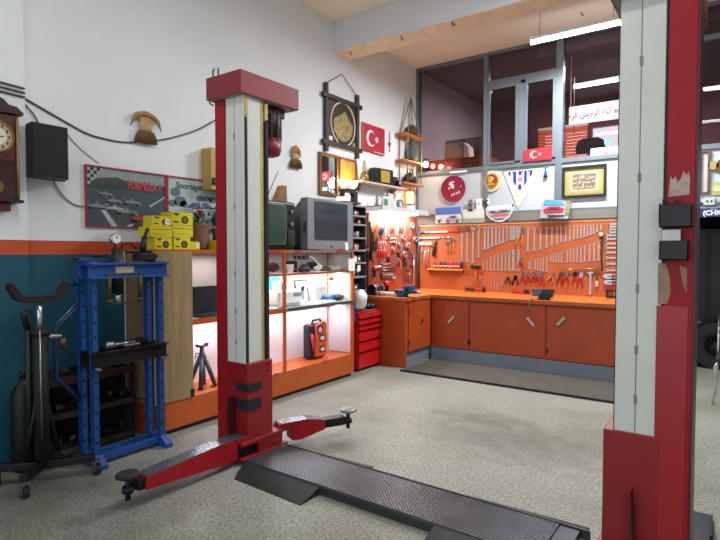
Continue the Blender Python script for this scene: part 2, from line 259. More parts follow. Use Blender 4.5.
for i,(x0,x1,z0,z1) in enumerate(((-4.11,-3.04,2.745,4.31),(-2.93,-2.49,2.75,3.83),(-2.42,-2.03,2.75,3.83),(-2.95,-2.02,3.95,4.31),(-1.92,-1.05,2.745,4.31),(-.95,.85,2.745,3.93),(-.95,.85,3.99,4.31),(.95,2.35,2.745,4.31))):
    struct(MB().box(x0,x1,BY+.03,BY+.036,z0,z1).build('window_%d'%(i+1),glass))
# office behind the glass
off=mat('office_wall','6e4248',.7,0,.15,2); offc=mat('office_ceiling','7a7074',.8,0,.1,3)
b=MB(); b.box(-4.149,-2.95,10,10.1,2.6,4.5); b.box(-2.95,-2.2,10,10.1,2.6,2.95); b.box(-2.95,-2.2,10,10.1,3.75,4.5); b.box(-2.2,-2.12,10,10.1,2.6,4.5); b.box(-2.12,-.9,10,10.1,2.6,2.95); b.box(-2.12,-.9,10,10.1,3.68,4.5); b.box(-.9,3.99,10,10.1,2.6,4.5)
struct(b.build('wall_office_back',off))
struct(MB().box(-4.149,3.99,BY+.09,10.1,4.36,4.5).build('ceiling_office',offc))
struct(MB().box(-4.149,3.99,BY+.081,10.1,2.5,2.66).build('floor_office',mat('office_floor','3c3230',.6)))
struct(MB().box(-2.3,3.9,BY+.12,9.9,4.18,4.35).build('trim_5',offc))
b=MB(); 
for x0,x1 in ((-2.95,-2.2),(-2.12,-.9)): b.box(x0,x1,10.02,10.06,2.93,2.97); b.box(x0,x1,10.02,10.06,3.66,3.70); b.box((x0+x1)/2-.015,(x0+x1)/2+.015,10.02,10.06,2.95,3.7)
struct(b.build('trim_6',alu))
# dark store behind the opening
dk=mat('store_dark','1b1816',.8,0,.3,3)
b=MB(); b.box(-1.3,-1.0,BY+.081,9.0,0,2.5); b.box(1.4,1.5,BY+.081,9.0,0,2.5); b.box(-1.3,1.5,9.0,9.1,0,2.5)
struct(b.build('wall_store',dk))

# ------------------------------------------------------------ two post lift
def make_post(loc,mirror,label,parts_extra):
    s=-1 if mirror else 1      # local +x points towards the other post
    t=thing('lift_post',label,'car lift',loc,0,'red and cream posts of the car lift')
    def bx(b,x0,x1,*a,**k): 
        if s<0: x0,x1=-x1,-x0
        return b.box(x0,x1,*a,**k)
    b=MB(); bx(b,-.18,.18,-.17,.17,0,.02,.003); b.build('base_plate',red2,t)
    b=MB(); bx(b,-.17,-.066,-.12,.12,.02,2.6,.004); b.build('column',red,t)
    b=MB(); bx(b,-.056,.120 if mirror else .130,-.116,.0,.02,2.6,.004); 
    b.m(1); bx(b,-.064,-.058,-.105,.1,.02,2.6); b.m(0); bx(b,.085,.128,-.06,.07,.02,2.6,.004)
    b.m(2); bx(b,.034,.038,-.1175,-.115,.02,2.6)
    for z in (.83,1.05,1.32,1.8,2.3): bx(b,.03,.042,-.121,-.115,z,z+.04,.002)
    b.build('cover_panel',[cream,blk,mat('seam_grey','7d7f76')],t)
    b=MB(); bx(b,.0,.12,.07,.1,.02,2.6,.003); bx(b,.12,.1315,.05,.068,.02,2.6); b.build('yellowed_channel',yellowed,t)
    b=MB(); bx(b,.105,.125 if mirror else .135,-.108,-.082,.02,2.45,.003); bx(b,.105,.138,.088,.12,.02,2.45,.003); b.build('rubber_strip',rub,t)
    for y in (() if mirror else (-.092,.1)):
        b=MB(); bx(b,.126,.14,y-.013,y+.013,2.46,2.58,.003); b.build('bracket',yellowed,t)
    # carriage
    c=MB(); bx(c,-.062,.163,-.1255,.123,.15,.70,.006,seg=2)
    P=[(-.03,.15),(.03,.15),(.005,.52)]; P=[(p[0]*s if s>0 else -p[0],p[1]) for p in P]
    c.m(1); c.prism([(.02*s,.15),(.045*s,.15),(.038*s,.46)],-.20,-.125); c.m(0)
    c=c.build('carriage',[red2,mat('gusset_dark','4a1216',.5)],t)
    if not mirror:
        for z,h in ((.505,.052),(.37,.075)):
            r=MB(); r.prism([(.05,-.135),(.172,-.135),(.172,.0),(.163,.0),(.163,-.126),(.05,-.126)],z,z+h,'XY'); r.build('rubber_pad',rub,c)
    q=MB()
    for y in (-.02,.07):
        for z in (.62,.67): q.cyl((s*.160,y,z),(s*.168,y,z),.007,seg=8)
    q.build('bolt',dkm,c)
    # arm box
    k=MB(); bx(k,-.04,.19,-.20,.26,.13,.155,.004); bx(k,-.04,.19,-.20,.26,.028,.045,.004); bx(k,.17,.185,-.04,.19,.045,.13); bx(k,-.02,.165,-.03,.18,.045,.13); k.m(1); bx(k,-.01,.15,-.1,.22,.046,.129)
    k.build('arm_bracket',[red2,blk],t)
    MB().cyl((s*.1,-.15,.021),(s*.1,-.15,.157),.05,seg=16).build('pivot_pin',dkm,t); MB().cyl((s*.1,.24,.021),(s*.1,.24,.17),.035,seg=16).build('pivot_pin',dkm,t)
    for (px,py,qx,qy,pad) in parts_extra:
        px*=s; qx*=s
        d=Vector((qx-px,qy-py,0)); Lh=d.length; a=math.atan2(d.y,d.x)
        arm=MB(); n=.07
        R=Matrix.Translation((px,py,0))@Matrix.Rotation(a,4,'Z')
        f=.90 if pad else .58
        arm.prism([(.05,.05),(.12,.045),(Lh*f,.095),(Lh*f,.165),(.18,.19),(.05,.185)],-n*.9,n*.9,'XZ')
        arm.m(1); arm.prism([(-.04,.186),(.18,.191),(Lh*f-.01,.167),(Lh*f-.01,.171),(.18,.196),(-.04,.191)],-n*.8,n*.8,'XZ')
        arm.m(0); arm.prism([(-.05,.157),(.06,.157),(.06,.185),(-.05,.185)],-n*.9,n*.9,'XZ')
        arm=arm.build('swing_arm',[red,mat('worn_arm_top','6d6f78',.22,.55,.25,9)],t); arm.matrix_local=R
        e=MB(); e.box(Lh*f-.1,Lh-.04,-.045,.045,.095,.16,.004); e.cyl((Lh,0,.095),(Lh,0,.13),.034,seg=16); e=e.build('arm_extension',dkm,arm)
        g=MB(); g.cyl((Lh,0,.05),(Lh,0,.2),.016,seg=12); g.build('screw',dkm,arm)
        g=MB(); g.lathe([(.02,.175),(.055,.183),(.068,.19),(.068,.205),(.055,.212)],(Lh,0,0),'Z',20); g.build('lifting_pad',rub if pad else steel,arm)
    # head
    h=MB(); bx(h,-.175 if mirror else -.21,.16,-.165,.43,2.6,2.76,.004); h.m(1); bx(h,-.165 if mirror else -.2,.15,-.155,.42,2.596,2.601); h=h.build('top_cover',[cap_red,mat('cover_underside','8f8c7c',.6)],t)
    if not mirror:
        w=MB(); w.tube([(-.19,-.11,2.76),(-.2,-.11,2.82),(-.18,-.11,2.84)],.006); w.tube([(-.17,-.08,2.76),(-.175,-.08,2.85)],.006); w.tube([(-.21,-.1,2.72),(-.26,-.1,2.68),(-.25,-.1,2.6),(-.21,-.1,2.58)],.006); w.build('wire_loop',galv,h)
        mo=MB(); mo.cyl((.03,.24,2.33),(.03,.24,2.6),.085,seg=20); mo.box(-.05,.1,.14,.34,2.52,2.6,.01); 
        for k2 in range(10):
            an=k2*2*PI/10; mo.box(.03+.085*math.cos(an)-.006,.03+.085*math.cos(an)+.006,.24+.085*math.sin(an)-.006,.24+.085*math.sin(an)+.006,2.34,2.55)
        mo.m(1); mo.lathe([(.088,2.36),(.088,2.27),(.075,2.235),(.04,2.225)],(.03,.24,0),'Z',20); mo.build('motor',[mat('motor_maroon','301319',.5,.2),mat('motor_fan_cover','7e1a24',.4)],t)
    return t
LP=make_post((-2.97,2.70,0),False,'car lift post with the square top cover and motor, standing before the lit shelf cabinet',[(.10,-.17,.10,-1.0,True),(.14,.26,.39,.76,False)])
RP=make_post((-.315,2.70,0),True,'cream and red car lift post with two black trays on its red side',[(.03,.26,.12,1.0,False)])
# trays, paper and worn stickers on the post near the camera
b=MB()
for z0,z1,x0,x1 in ((1.60,1.69,.050,.165),(1.465,1.545,.052,.155)):
    b.box(x0,x1,-.19,-.186,z0,z1); b.box(x0,x0+.004,-.19,-.12,z0,z1); b.box(x1-.004,x1,-.19,-.12,z0,z1); b.box(x0,x1,-.19,-.12,z0,z0+.004)
for i in range(9): b.box(.045+i*.011,.052+i*.011,-.16+.01*(i%3),-.15+.01*(i%3),1.62,1.70+.006*((i*7)%4),.001)
b.build('tool_tray',blk,RP)
MB().box(.06,.125,-.165,-.16,1.48,1.59).build('paper_slip',offw,RP)
b=MB(); random.seed(3)
O_=.012
b.prism([(.075,1.73),(.15,1.735),(.152,1.80),(.146,1.83),(.138,1.815),(.128,1.835),(.118,1.80),(.108,1.79),(.1,1.815),(.088,1.80),(.082,1.82),(.078,1.77)],-.1215,-.1205)
b.m(1); b.prism([(.042,1.45),(.07,1.45),(.085,1.40),(.09,1.33),(.08,1.28),(.044,1.275)],-.1215,-.1205); b.prism([(.12,1.44),(.148,1.43),(.148,1.33),(.135,1.36)],-.1215,-.1205)
b.m(2); b.box(.04,.155,-.124,-.1206,.2,1.27,.0015)
b.build('worn_sticker',[mat('sticker_rest','b3a093',.7,0,.2,30),mat('bare_filler','9a7a64',.7,0,.2,20),mat('fresh_red','a01a20',.35,0,.05,4)],RP)
MB().box(.170,.178,-.117,.117,.02,2.59).build('side_strip',mat('side_edge','4e1219',.4,0,.2),RP)
# drive over plate
tread=bpy.data.materials.new('tread_plate'); tread.use_nodes=True
def treadmat(m):
    nt=m.node_tree; N=nt.nodes; L=nt.links; b=N['Principled BSDF']; b.inputs['Metallic'].default_value=.6; b.inputs['Roughness'].default_value=.33
    tc=N.new('ShaderNodeTexCoord'); mp=N.new('ShaderNodeMapping'); mp.inputs['Rotation'].default_value=(0,0,PI/4); mp.inputs['Scale'].default_value=(30,30,30); L.new(tc.outputs['Object'],mp.inputs[0])
    ck=N.new('ShaderNodeTexChecker'); ck.inputs['Scale'].default_value=1; L.new(mp.outputs[0],ck.inputs['Vector'])
    br=N.new('ShaderNodeTexBrick'); br.inputs['Scale'].default_value=1; br.inputs['Mortar Size'].default_value=.12; br.inputs['Mortar Smooth'].default_value=1; br.inputs['Brick Width'].default_value=1.2; br.inputs['Row Height'].default_value=.5; L.new(mp.outputs[0],br.inputs['Vector'])
    bp=N.new('ShaderNodeBump'); bp.inputs['Strength'].default_value=.9; bp.inputs['Distance'].default_value=.004; L.new(br.outputs['Fac'],bp.inputs['Height']); bp.invert=True; L.new(bp.outputs[0],b.inputs['Normal'])
    n=N.new('ShaderNodeTexNoise'); n.inputs['Scale'].default_value=4; n.inputs['Detail'].default_value=6; L.new(tc.outputs['Object'],n.inputs['Vector']); cr=N.new('ShaderNodeValToRGB'); cr.color_ramp.elements[0].color=lin('34373c'); cr.color_ramp.elements[1].color=lin('6c7078'); L.new(n.outputs['Fac'],cr.inputs['Fac'])
    x=N.new('ShaderNodeMixRGB'); x.blend_type='MULTIPLY'; x.inputs[0].default_value=.5; L.new(cr.outputs['Color'],x.inputs[1]); L.new(br.outputs['Fac'],x.inputs[2])
    iv=N.new('ShaderNodeInvert'); L.new(br.outputs['Fac'],iv.inputs['Color']); L.new(iv.outputs[0],x.inputs[2]); L.new(x.outputs[0],b.inputs['Base Color'])
treadmat(tread)
dkp=mat('dark_plate','2c2d30',.5,.3,.25,5,.1)
t=thing('drive_over_plate','long dark diamond tread plate joining the two lift posts across the floor','ramp',(-1.69,2.69,0))
b=MB(); b.box(-1.062,.95,-.2,.2,.03,.05,.003); b.build('tread_deck',tread,t)
b=MB(); b.box(-1.062,1.1,-.21,-.2,0,.05,.002); b.box(-1.062,1.1,.2,.21,0,.05,.002); b.box(-1.062,.95,-.2,-.19,.05,.055); b.box(-1.062,.95,.19,.2,.05,.055); b.box(.95,1.05,-.2,.2,0,.04); b.build('side_rail',galv,t)
for P in ([(-1.055,-.21,.048),(-.38,-.21,.048),(-.38,-.385,.004),(-.98,-.365,.004)],[(.41,-.21,.048),(1.05,-.21,.048),(1.05,-.38,.004),(.41,-.38,.004)],[(-1.055,.21,.048),(-.36,.21,.035),(-.34,.33,.004),(-1.055,.29,.004)],[(.40,.21,.048),(1.07,.21,.048),(1.07,.33,.004),(.44,.31,.004)]):
    b=MB(); b.poly(P); Q=[(p[0],p[1],0) for p in P]; b.poly(Q)
    for i in range(4): b.poly([P[i],P[(i+1)%4],Q[(i+1)%4],Q[i]])
    b.build('ramp_flap',dkp,t)
o=MB().box(-.26,-.08,3.05,3.5,0,.035,.004).m(1).box(-.085,-.07,3.2,3.4,0,.05,.003).build('floor_plate',[dkp,rub]); tag(o,'flat dark plate lying on the floor behind the red and cream post','plate')
# rubber mat in front of the bench
o=MB().box(-3.41,-.96,5.68,6.52,0,.018,.003).m(1).box(-3.41,-.96,5.66,5.685,0,.025,.003).build('floor_mat',[mat('mat_brown','4a463e',.75,0,.15,4,.1),rub]); tag(o,'dark flat mat with a black front edge along the orange workbench','mat')
# ------------------------------------------------------------ hydraulic press
t=thing('hydraulic_press','bright blue steel hydraulic shop press with gauge and hand pump','press',(-3.61,2.165,0),PI/2); t.scale=(.97,1,1)
# local x along wall (+Y), local y into wall
def upright(x,y,z1):
    b=MB(); b.box(x-.023,x+.023,y-.012,y-.006,.02,z1,.002); b.box(x-.023,x-.018,y-.012,y+.03,.02,z1); b.box(x+.018,x+.023,y-.012,y+.03,.02,z1)
    b.m(1)
    z=.17
    while z<1.25: b.disc(x,z,.010,y-.0135,y-.0118,10); z+=.105
    return b.build('upright',[blue,blk],t)
for x in (-.265,.265): upright(x,0,1.42); upright(x-.022,.12,1.42)
b=MB()
for y in (-.02,.10):
    b.box(-.31,.32,y,y+.01,1.31,1.42,.003); b.box(-.31,.32,y-.03,y+.01,1.405,1.42,.002); b.box(-.31,.32,y-.03,y+.01,1.31,1.325,.002)
b.box(-.3,-.22,-.02,.11,1.40,1.43,.004); b.box(.22,.3,-.02,.11,1.40,1.43,.004)
bm_=b.build('top_beam',blue,t)
MB().box(-.11,.03,-.026,-.018,1.345,1.395,.002).build('name_plate',mat('grey_plate','a8a593',.5),bm_)
b=MB()
for y in (-.045,.10): b.box(-.31,.29,y,y+.012,.705,.805,.003); b.box(-.31,.29,y-.03,y+.012,.797,.805); b.box(-.31,.29,y-.03,y+.012,.705,.712)
b.build('bed_beam',mat('bed_black','17161a',.5,.3),t)
for x in (-.265,.265): MB().cyl((x,-.07,.69),(x,.14,.69),.012,seg=10).build('bed_pin',steel,t)
for x in (-.265,.265):
    b=MB(); b.prism([(-.10,.0),(-.10,.03),(-.03,.085),(.13,.085),(.14,.03),(.14,0)],x-.03,x+.03,'YZ') ; b.build('foot',blue,t)
b=MB(); b.box(-.24,.24,-.015,.03,.03,.075,.003); b.box(-.24,.24,.11,.13,.03,.075,.003); b.build('cross_member',blue,t)
b=MB(); b.cyl((-.06,.04,1.2),(-.06,.04,1.52),.042,seg=20); b.m(1); b.cyl((-.06,.04,1.13),(-.06,.04,1.2),.022,seg=14); b.build('ram',[blk,chrome],t)
b=MB(); b.cyl((-.07,.05,1.52),(-.07,.05,1.56),.008,seg=8); b.m(1); b.cyl((-.07,.03,1.592),(-.07,.065,1.592),.037,seg=24); b.m(2); b.cyl((-.07,.025,1.592),(-.07,.03,1.592),.031,seg=24); b.m(0); b.box(-.072,-.068,.021,.025,1.59,1.615); b.build('pressure_gauge',[blk,chrome,white],t)
b=MB(); b.box(.10,.24,.0,.11,1.43,1.49,.008); b.cyl((.16,.06,1.49),(.18,.06,1.61),.026,.022,seg=14); b.cyl((.18,.06,1.61),(.2,.06,1.66),.012,seg=10); b.ball((.205,.06,1.665),.016); b.cyl((.24,.06,1.46),(.27,.06,1.465),.015,seg=10); b.ball((.275,.06,1.465),.018); pu=b.build('hand_pump',blk,t)
MB().tube([(.12,.08,1.52),(.06,.06,1.56),(.0,.06,1.55),(-.03,.07,1.5)],.007).build('hose',blk,pu)
b=MB()
for x in (-.17,.07): b.cyl((x,-.04,1.15),(x,-.04,1.34),.014,seg=10); b.ball((x,-.04,1.15),.02)
b.box(-.18,.08,-.047,-.033,1.125,1.137); b.box(-.2,.1,-.05,-.03,1.325,1.335); b.build('return_spring',mat('brass_dull','4e4428',.5,.6),t)
b=MB(); b.box(-.33,-.12,.06,.14,1.43,1.455,.003); b.m(1); b.box(-.2,-.13,.08,.12,1.455,1.475,.004); b.box(-.35,-.31,.08,.12,1.445,1.462,.004); b.build('top_plate',[dblue,blk],t)
b=MB(); b.tube([(-.31,.12,1.13),(-.47,.12,.98),(-.47,.12,.64),(-.31,.12,.46)],.02,4); b.m(1); b.tube([(-.32,.105,1.155),(-.482,.098,1.005)],.004,5); b.build('side_bracket',[mat('deep_blue','123056',.5),steel],t)
b=MB(); b.cyl((-.295,.12,1.27),(-.34,.12,1.275),.008,seg=8); b.ball((-.35,.12,1.277),.02); b.build('knob',mat('navy_knob','101a44',.4),t)
# parts laid on the bed
o=thing('steel_bearing_puller','bundle of greasy steel pullers lying on the black press bed','puller',(-3.65,2.165,.807),PI/2); o.scale=(.85,.85,.85)
b=MB(); b.cyl((-.2,-.02,.03),(-.12,-.02,.03),.03,seg=12); b.cyl((-.12,0,.02),(.1,.03,.02),.014,seg=10); b.box(-.05,.1,-.06,-.02,0,.02,.004); b.build('spindle',steel,o)
b=MB(); b.box(-.02,.22,.02,.06,0,.03,.006); b.cyl((-.22,.05,.02),(.2,.06,.035),.012,seg=8); b.build('jaw_bar',dkm,o)
# ------------------------------------------------------------ transmission jack
t=thing('transmission_jack','black transmission jack on casters with curved saddle on chrome ram','jack',(-3.65,1.575,0),PI/2)
b=MB(); 
prof=[(-.18,1.27),(-.178,1.30),(-.16,1.305),(-.11,1.222),(-.09,1.215),(.09,1.215),(.11,1.222),(.155,1.30),(.172,1.29),(.135,1.20),(.1,1.178),(-.1,1.178),(-.145,1.205)]
b.prism(prof,-.035,.035); b.build('saddle',mat('saddle_brown','2d2020',.6,.3,.3),t)
b=MB(); b.cyl((0,0,.98),(0,0,1.18),.017,seg=14); b.build('ram',chrome,t)
b=MB(); b.cyl((0,0,.12),(0,0,.98),.045,seg=18); b.lathe([(.05,.96),(.055,.98),(.04,1.0)],(0,0,0)); b.m(1); b.cyl((-.02,-.046,.3),(-.02,-.046,1.0),.006,seg=6); b.build('cylinder',[mat('jack_black','111214',.65,.1,.3,8),steel],t)
b=MB(); b.cyl((-.05,.05,.15),(-.05,.05,1.0),.02,seg=10); b.tube([(-.05,.05,1.0),(-.07,.04,1.06),(-.085,.02,1.1),(-.06,.0,1.12)],.02); b.build('handle',blk,t)
b=MB(); b.cyl((.03,0,.95),(.12,-.03,.94),.018,seg=10); b.m(1); b.cyl((.12,-.03,.93),(.14,-.035,.86),.022,seg=10); b.build('pump_valve',[steel,mat('bronze','57453a',.4,.5)],t)
b=MB(); b.tube([(.02,0,.6),(.1,0,.18)],.012); b.tube([(-.02,0,.6),(-.1,0,.18)],.012); b.tube([(0,.02,.6),(0,.16,.15)],.012); b.build('brace',dkm,t)
for i,(dx,dy) in enumerate(((-.17,-.13),(.265,-.15),(-.2,.2),(.2,.22))):
    b=MB(); L_=math.hypot(dx,dy); b.box(0,L_,-.025,.025,.09,.14,.005,rot=Matrix.Rotation(math.atan2(dy,dx),3,'Z'),at=(0,0,.11)); l=b.build('leg',dkm,t)
    b=MB(); b.box(dx-.03,dx+.03,dy-.03,dy+.03,.085,.093,.002); b.m(1); b.cyl((dx-.015,dy-.02,.035),(dx+.015,dy-.02,.035),.034,seg=16); b.m(0); b.box(dx-.022,dx-.018,dy-.04,dy,.03,.085); b.box(dx+.018,dx+.022,dy-.04,dy,.03,.085); b.build('caster',[steel,rub],l)
# ------------------------------------------------------------ low shelf full of parts behind the press
t=thing('parts_rack','low dark rack with a dull red lip holding scrap parts behind the press','rack',(-4.149,2.05,0),PI/2)
darkw=mat('rack_dark','141210',.8,0,.3,5); dred=mat('dull_red','3c1614',.6,0,.3,6)
MB().box(-.33,.345,-.015,-.004,0,.62).build('back_panel',mat('rack_shade_black','0c0b0b',.9),t)  # black sheet added so the shaded space behind the rack reads dark
for z in (.03,.3,.56):
    b=MB(); b.box(-.33,.345,-.20,-.02,z,z+.025,.003)
    if z>.5: b.m(1); b.box(-.33,.345,-.212,-.2,z-.03,z+.03,.002)
    else: b.m(2); b.box(-.33,.345,-.212,-.2,z-.01,z+.03,.002)
    b.build('shelf',[darkw,dred,mat('grey_lip','34322e',.7,0,.3,8)],t)
for x in (-.33,.345):
    b=MB(); b.box(x-.012,x+.012,-.20,-.175,0,.6); b.box(x-.015,x+.015,-.05,-.02,0,.6); b.build('side_frame',darkw,t)
random.seed(11)
scrap_m=[mat('scrap_a','2e2b27',.6,.5,.3),mat('scrap_b','1b1917',.7,.2,.3),mat('scrap_c','45423d',.5,.7,.3),mat('scrap_d','241813',.8,0,.3)]
sn=[]
kinds=[('brake_drum','greasy brake drum'),('gear_wheel','dull toothed gear wheel'),('engine_mount','dirty rubber engine mount'),('pipe_coupling','short steel pipe coupling'),('bearing_ring','loose bearing ring')]
places=['on the bottom shelf','on the middle shelf','on the top shelf']
for lvl,z in enumerate((.056,.326,.586)):
    for i in range(7 if lvl<2 else 5):
        k=(i+lvl*2)%5; nm,lb=kinds[k]; x=-.28+i*.095+random.uniform(-.015,.015) if lvl<2 else -.27+i*.13; y=-.12+random.uniform(-.02,.02); r=random.uniform(.035,.042)
        b=MB()
        if k==0: b.lathe([(r,0),(r,.04),(r*.8,.05),(r*.4,.05),(r*.4,.03)],(x,y,z),'Z',18)
        elif k==1:
            b.cyl((x,y,z),(x,y,z+.02),r*.85,seg=18)
            for q in range(12): a=q*PI/6; b.box(x+r*.85*math.cos(a)-.005,x+r*.85*math.cos(a)+.005,y+r*.85*math.sin(a)-.005,y+r*.85*math.sin(a)+.005,z,z+.02)
            b.cyl((x,y,z),(x,y,z+.07),r*.3,seg=10)
        elif k==2: b.box(x-r,x+r,y-.02,y+.02,z,z+.012,.003); b.lathe([(r*.8,.012),(r*.6,.04),(r*.8,.07)],(x,y,z),'Z',14)
        elif k==3: b.cyl((x-r,y,z+.03),(x+r,y,z+.03),.03,seg=14); b.cyl((x-r,y,z+.03),(x-r*.5,y,z+.03),.036,seg=14)
        else: b.ring(x,z+.035,.02,.035,y-.012,y+.012)
        o=b.build(nm,scrap_m[(i+lvl)%4]); o.location=(-4.15,2.05,0); o.rotation_euler=(0,0,PI/2)
        pos=['first','second','third','fourth','fifth','sixth','seventh'][i]
        tag(o,f'{lb} {places[lvl]} of the dark rack, {pos} from the pillar','car part','scrap parts on the dark rack')
# dark grey crates stood behind the jack
o=thing('gas_bottle','dark slim gas bottle standing against the teal wall behind the jack','bottle',(-3.98,1.60,0))
b=MB(); b.lathe([(.07,0),(.075,.01),(.075,.5),(.06,.56),(.025,.6),(.02,.63)],(0,0,0),'Z',20); b.build('body',mat('bottle_dark','121a1d',.5,.2,.2),o)
b=MB(); b.cyl((0,0,.63),(0,0,.68),.018,seg=10); b.cyl((-.03,0,.66),(.03,0,.66),.01,seg=8); b.build('valve',dkm,o)

# ------------------------------------------------------------ display cabinet
CX=-3.75
t=thing('display_cabinet','long orange framed cabinet with lit open shelves below the televisions','cabinet',(-4.149,2.45,0),PI/2)
L_=2.70; D=.40   # local x 0..L_, y from -D to 0
liner=mat('liner_pinkish','d6cbcb',.55,0,.05,3); topm=mat('cabinet_top','7b6a60',.5,0,.15,6)
b=MB(); b.box(.0,L_,-D,-.005,.0,.06).m(1); b.box(.0,L_,-D+.01,-.005,.01,.05); b=MB()
b.box(.10,L_,-D,-.005,.04,.27,.004); b.m(1); b.box(.12,L_-.02,-D+.03,-.01,0,.04); b.build('plinth',[orange2,blk],t)
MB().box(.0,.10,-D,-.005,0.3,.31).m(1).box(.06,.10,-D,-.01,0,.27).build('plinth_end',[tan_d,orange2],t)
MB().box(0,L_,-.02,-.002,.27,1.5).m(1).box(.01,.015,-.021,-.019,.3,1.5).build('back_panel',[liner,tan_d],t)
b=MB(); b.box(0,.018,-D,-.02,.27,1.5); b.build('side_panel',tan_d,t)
b=MB(); b.box(L_-.035,L_,-D,-.02,.27,1.5,.002); b.m(1); b.box(L_-.037,L_-.035,-D+.03,-.02,.28,1.48); b.build('side_panel',[orange2,liner],t)
b=MB(); b.box(0.0,.37,-D-.012,-D+.008,.27,1.50,.002); dp=b.build('door_panel',tan,t); tag(dp,'plain tan wooden front panel')
MB().box(.34,.375,-D-.02,-D-.012,.27,.34,.004).build('corner_foot',blk,dp)
b=MB(); b.box(0,L_,-D,-.02,1.485,1.515,.002); b.m(1); b.box(.0,1.6,-D-.004,-D,1.483,1.517); 
b.m(2)
for x0,x1 in ((1.3,1.45),(1.66,1.74),(2.36,2.48)): b.box(x0,x1,-D-.008,-D-.003,1.487,1.513)
b.build('top_board',[topm,orange2,mat('red_tape','b0202c',.5)],t)
b=MB(); b.box(1.0,L_-.036,-D+.01,-.02,1.255,1.272); b.m(1); b.box(1.1,L_-.036,-D,-D+.012,1.253,1.275); b.build('upper_shelf',[liner,orange2],t)
b=MB(); b.box(.02,1.50,-D+.01,-.02,.885,.905); b.m(1); b.box(.37,1.49,-D-.002,-D+.012,.875,.925); b.m(2); b.box(1.50,L_-.005,-D-.03,-.02,.905,.92); b.m(3); b.box(1.50,L_-.005,-D-.034,-D-.026,.885,.922); b.build('counter_shelf',[liner,orange2,mat('counter_pale','b9cdc6',.25),mat('counter_edge','5d6462',.4,.4)],t)
for x in (1.0,1.485): MB().box(x,x+.035,-D-.003,-D+.02,.27,1.5,.002).build('mullion',orange2,t)
for x in (1.3,2.66): MB().box(x,x+.02,-.035,-.02,.27,1.5,.002).build('mullion',orange2,t)
for z0,z1 in ((.93,1.25),(1.28,1.48)): MB().box(1.9,1.925,-.035,-.02,z0,z1,.002).build('mullion',orange2,t)
for x in (1.35,2.12): MB().box(x,x+.06,-D-.012,-D+.01,.262,.285,.004).build('latch',steel,t)

def rrect(cx,cz,w,h,r,n=6):
    o=[]
    for (sx,sz,a0) in ((1,1,0),(-1,1,PI/2),(-1,-1,PI),(1,-1,3*PI/2)):
        for i in range(n+1): a=a0+PI/2*i/n; o.append((cx+sx*(w/2-r)+r*math.cos(a),cz+sz*(h/2-r)+r*math.sin(a)))
    return o
def at_cab(y,x=-3.92,z=1.515): return (x,y,z)
# old TV and big silver TV
t=thing('portable_television','old black television with green screen on the cabinet top beside the lift post','television',(-3.95,3.88,1.515),PI/2)
olds=mat('old_screen','3a4f40',.15,0,.1,2); gm=mat('old_tv_body','0e1812',.35,0,.2,5)
b=MB(); b.box(-.3,.3,-.15,.15,.01,.50,.03,seg=3); b.build('housing',gm,t)
b=MB(); b.box(-.26,.15,-.165,-.15,.045,.475,.012); b.m(1); b.prism(rrect(-.055,.26,.385,.405,.06),-.168,-.16) ; b.build('bezel',[mat('olive_dark','16241a',.4),mat('silver_trim','9aa39a',.3,.6)],t)
MB().prism(rrect(-.055,.26,.37,.39,.055),-.172,-.155).build('screen',olds,t)
b=MB(); b.box(.17,.28,-.158,-.15,.05,.2,.003); 
for k in range(5): b.box(.18,.27,-.162,-.157,.06+k*.026,.072+k*.026)
b.m(1); b.cyl((.225,-.17,.27),(.225,-.15,.27),.022,seg=16); b.cyl((.225,-.17,.4),(.225,-.15,.4),.018,seg=16); b.build('control_panel',[mat('panel_dark','1d2420',.5),steel],t)
b=MB(); b.cyl((0,.0,.5),(.16,-.03,.82),.004,seg=6); b.cyl((0,.0,.5),(-.25,-.03,.7),.004,seg=6); b.build('antenna',dkm,t)
t=thing('television','large silver grey tube television standing on the cabinet top','television',(-3.93,4.72,1.515),PI/2)
sil=mat('tv_silver','83858b',.4,.1,.04,4); scr=mat('tv_screen','2d3640',.12,0,.05,2)
b=MB()
b.prism([(-.41,0.01),(.41,.01),(.41,.565),(-.41,.565)],-.18,-.08); 
# tapered back
v=[(-.40,-.08,.02),(.40,-.08,.02),(.40,-.08,.55),(-.40,-.08,.55)]; w=[(-.27,.20,.05),(.27,.20,.05),(.27,.20,.42),(-.27,.20,.42)]
b.m(1); 
for i in range(4): b.poly([v[i],v[(i+1)%4],w[(i+1)%4],w[i]])
b.poly(w); b.build('housing',[sil,mat('tv_back','4b4d55',.5)],t)
b=MB(); b.prism(rrect(-.0,.325,.60,.43,.015),-.184,-.181); b.build('screen_surround',mat('tv_inner','50525a',.4),t)
MB().prism(rrect(-.0,.325,.575,.41,.02),-.188,-.183).build('screen',scr,t)
b=MB(); b.cyl((0,-.184,.06),(0,-.18,.06),.008,seg=10); b.m(1); b.box(-.02,.02,-.184,-.18,.03,.045); b.build('button',[steel,blk],t)
b=MB(); b.box(-.412,-.408,-.16,-.12,.18,.3,.001); b.build('side_grille',steel,t)
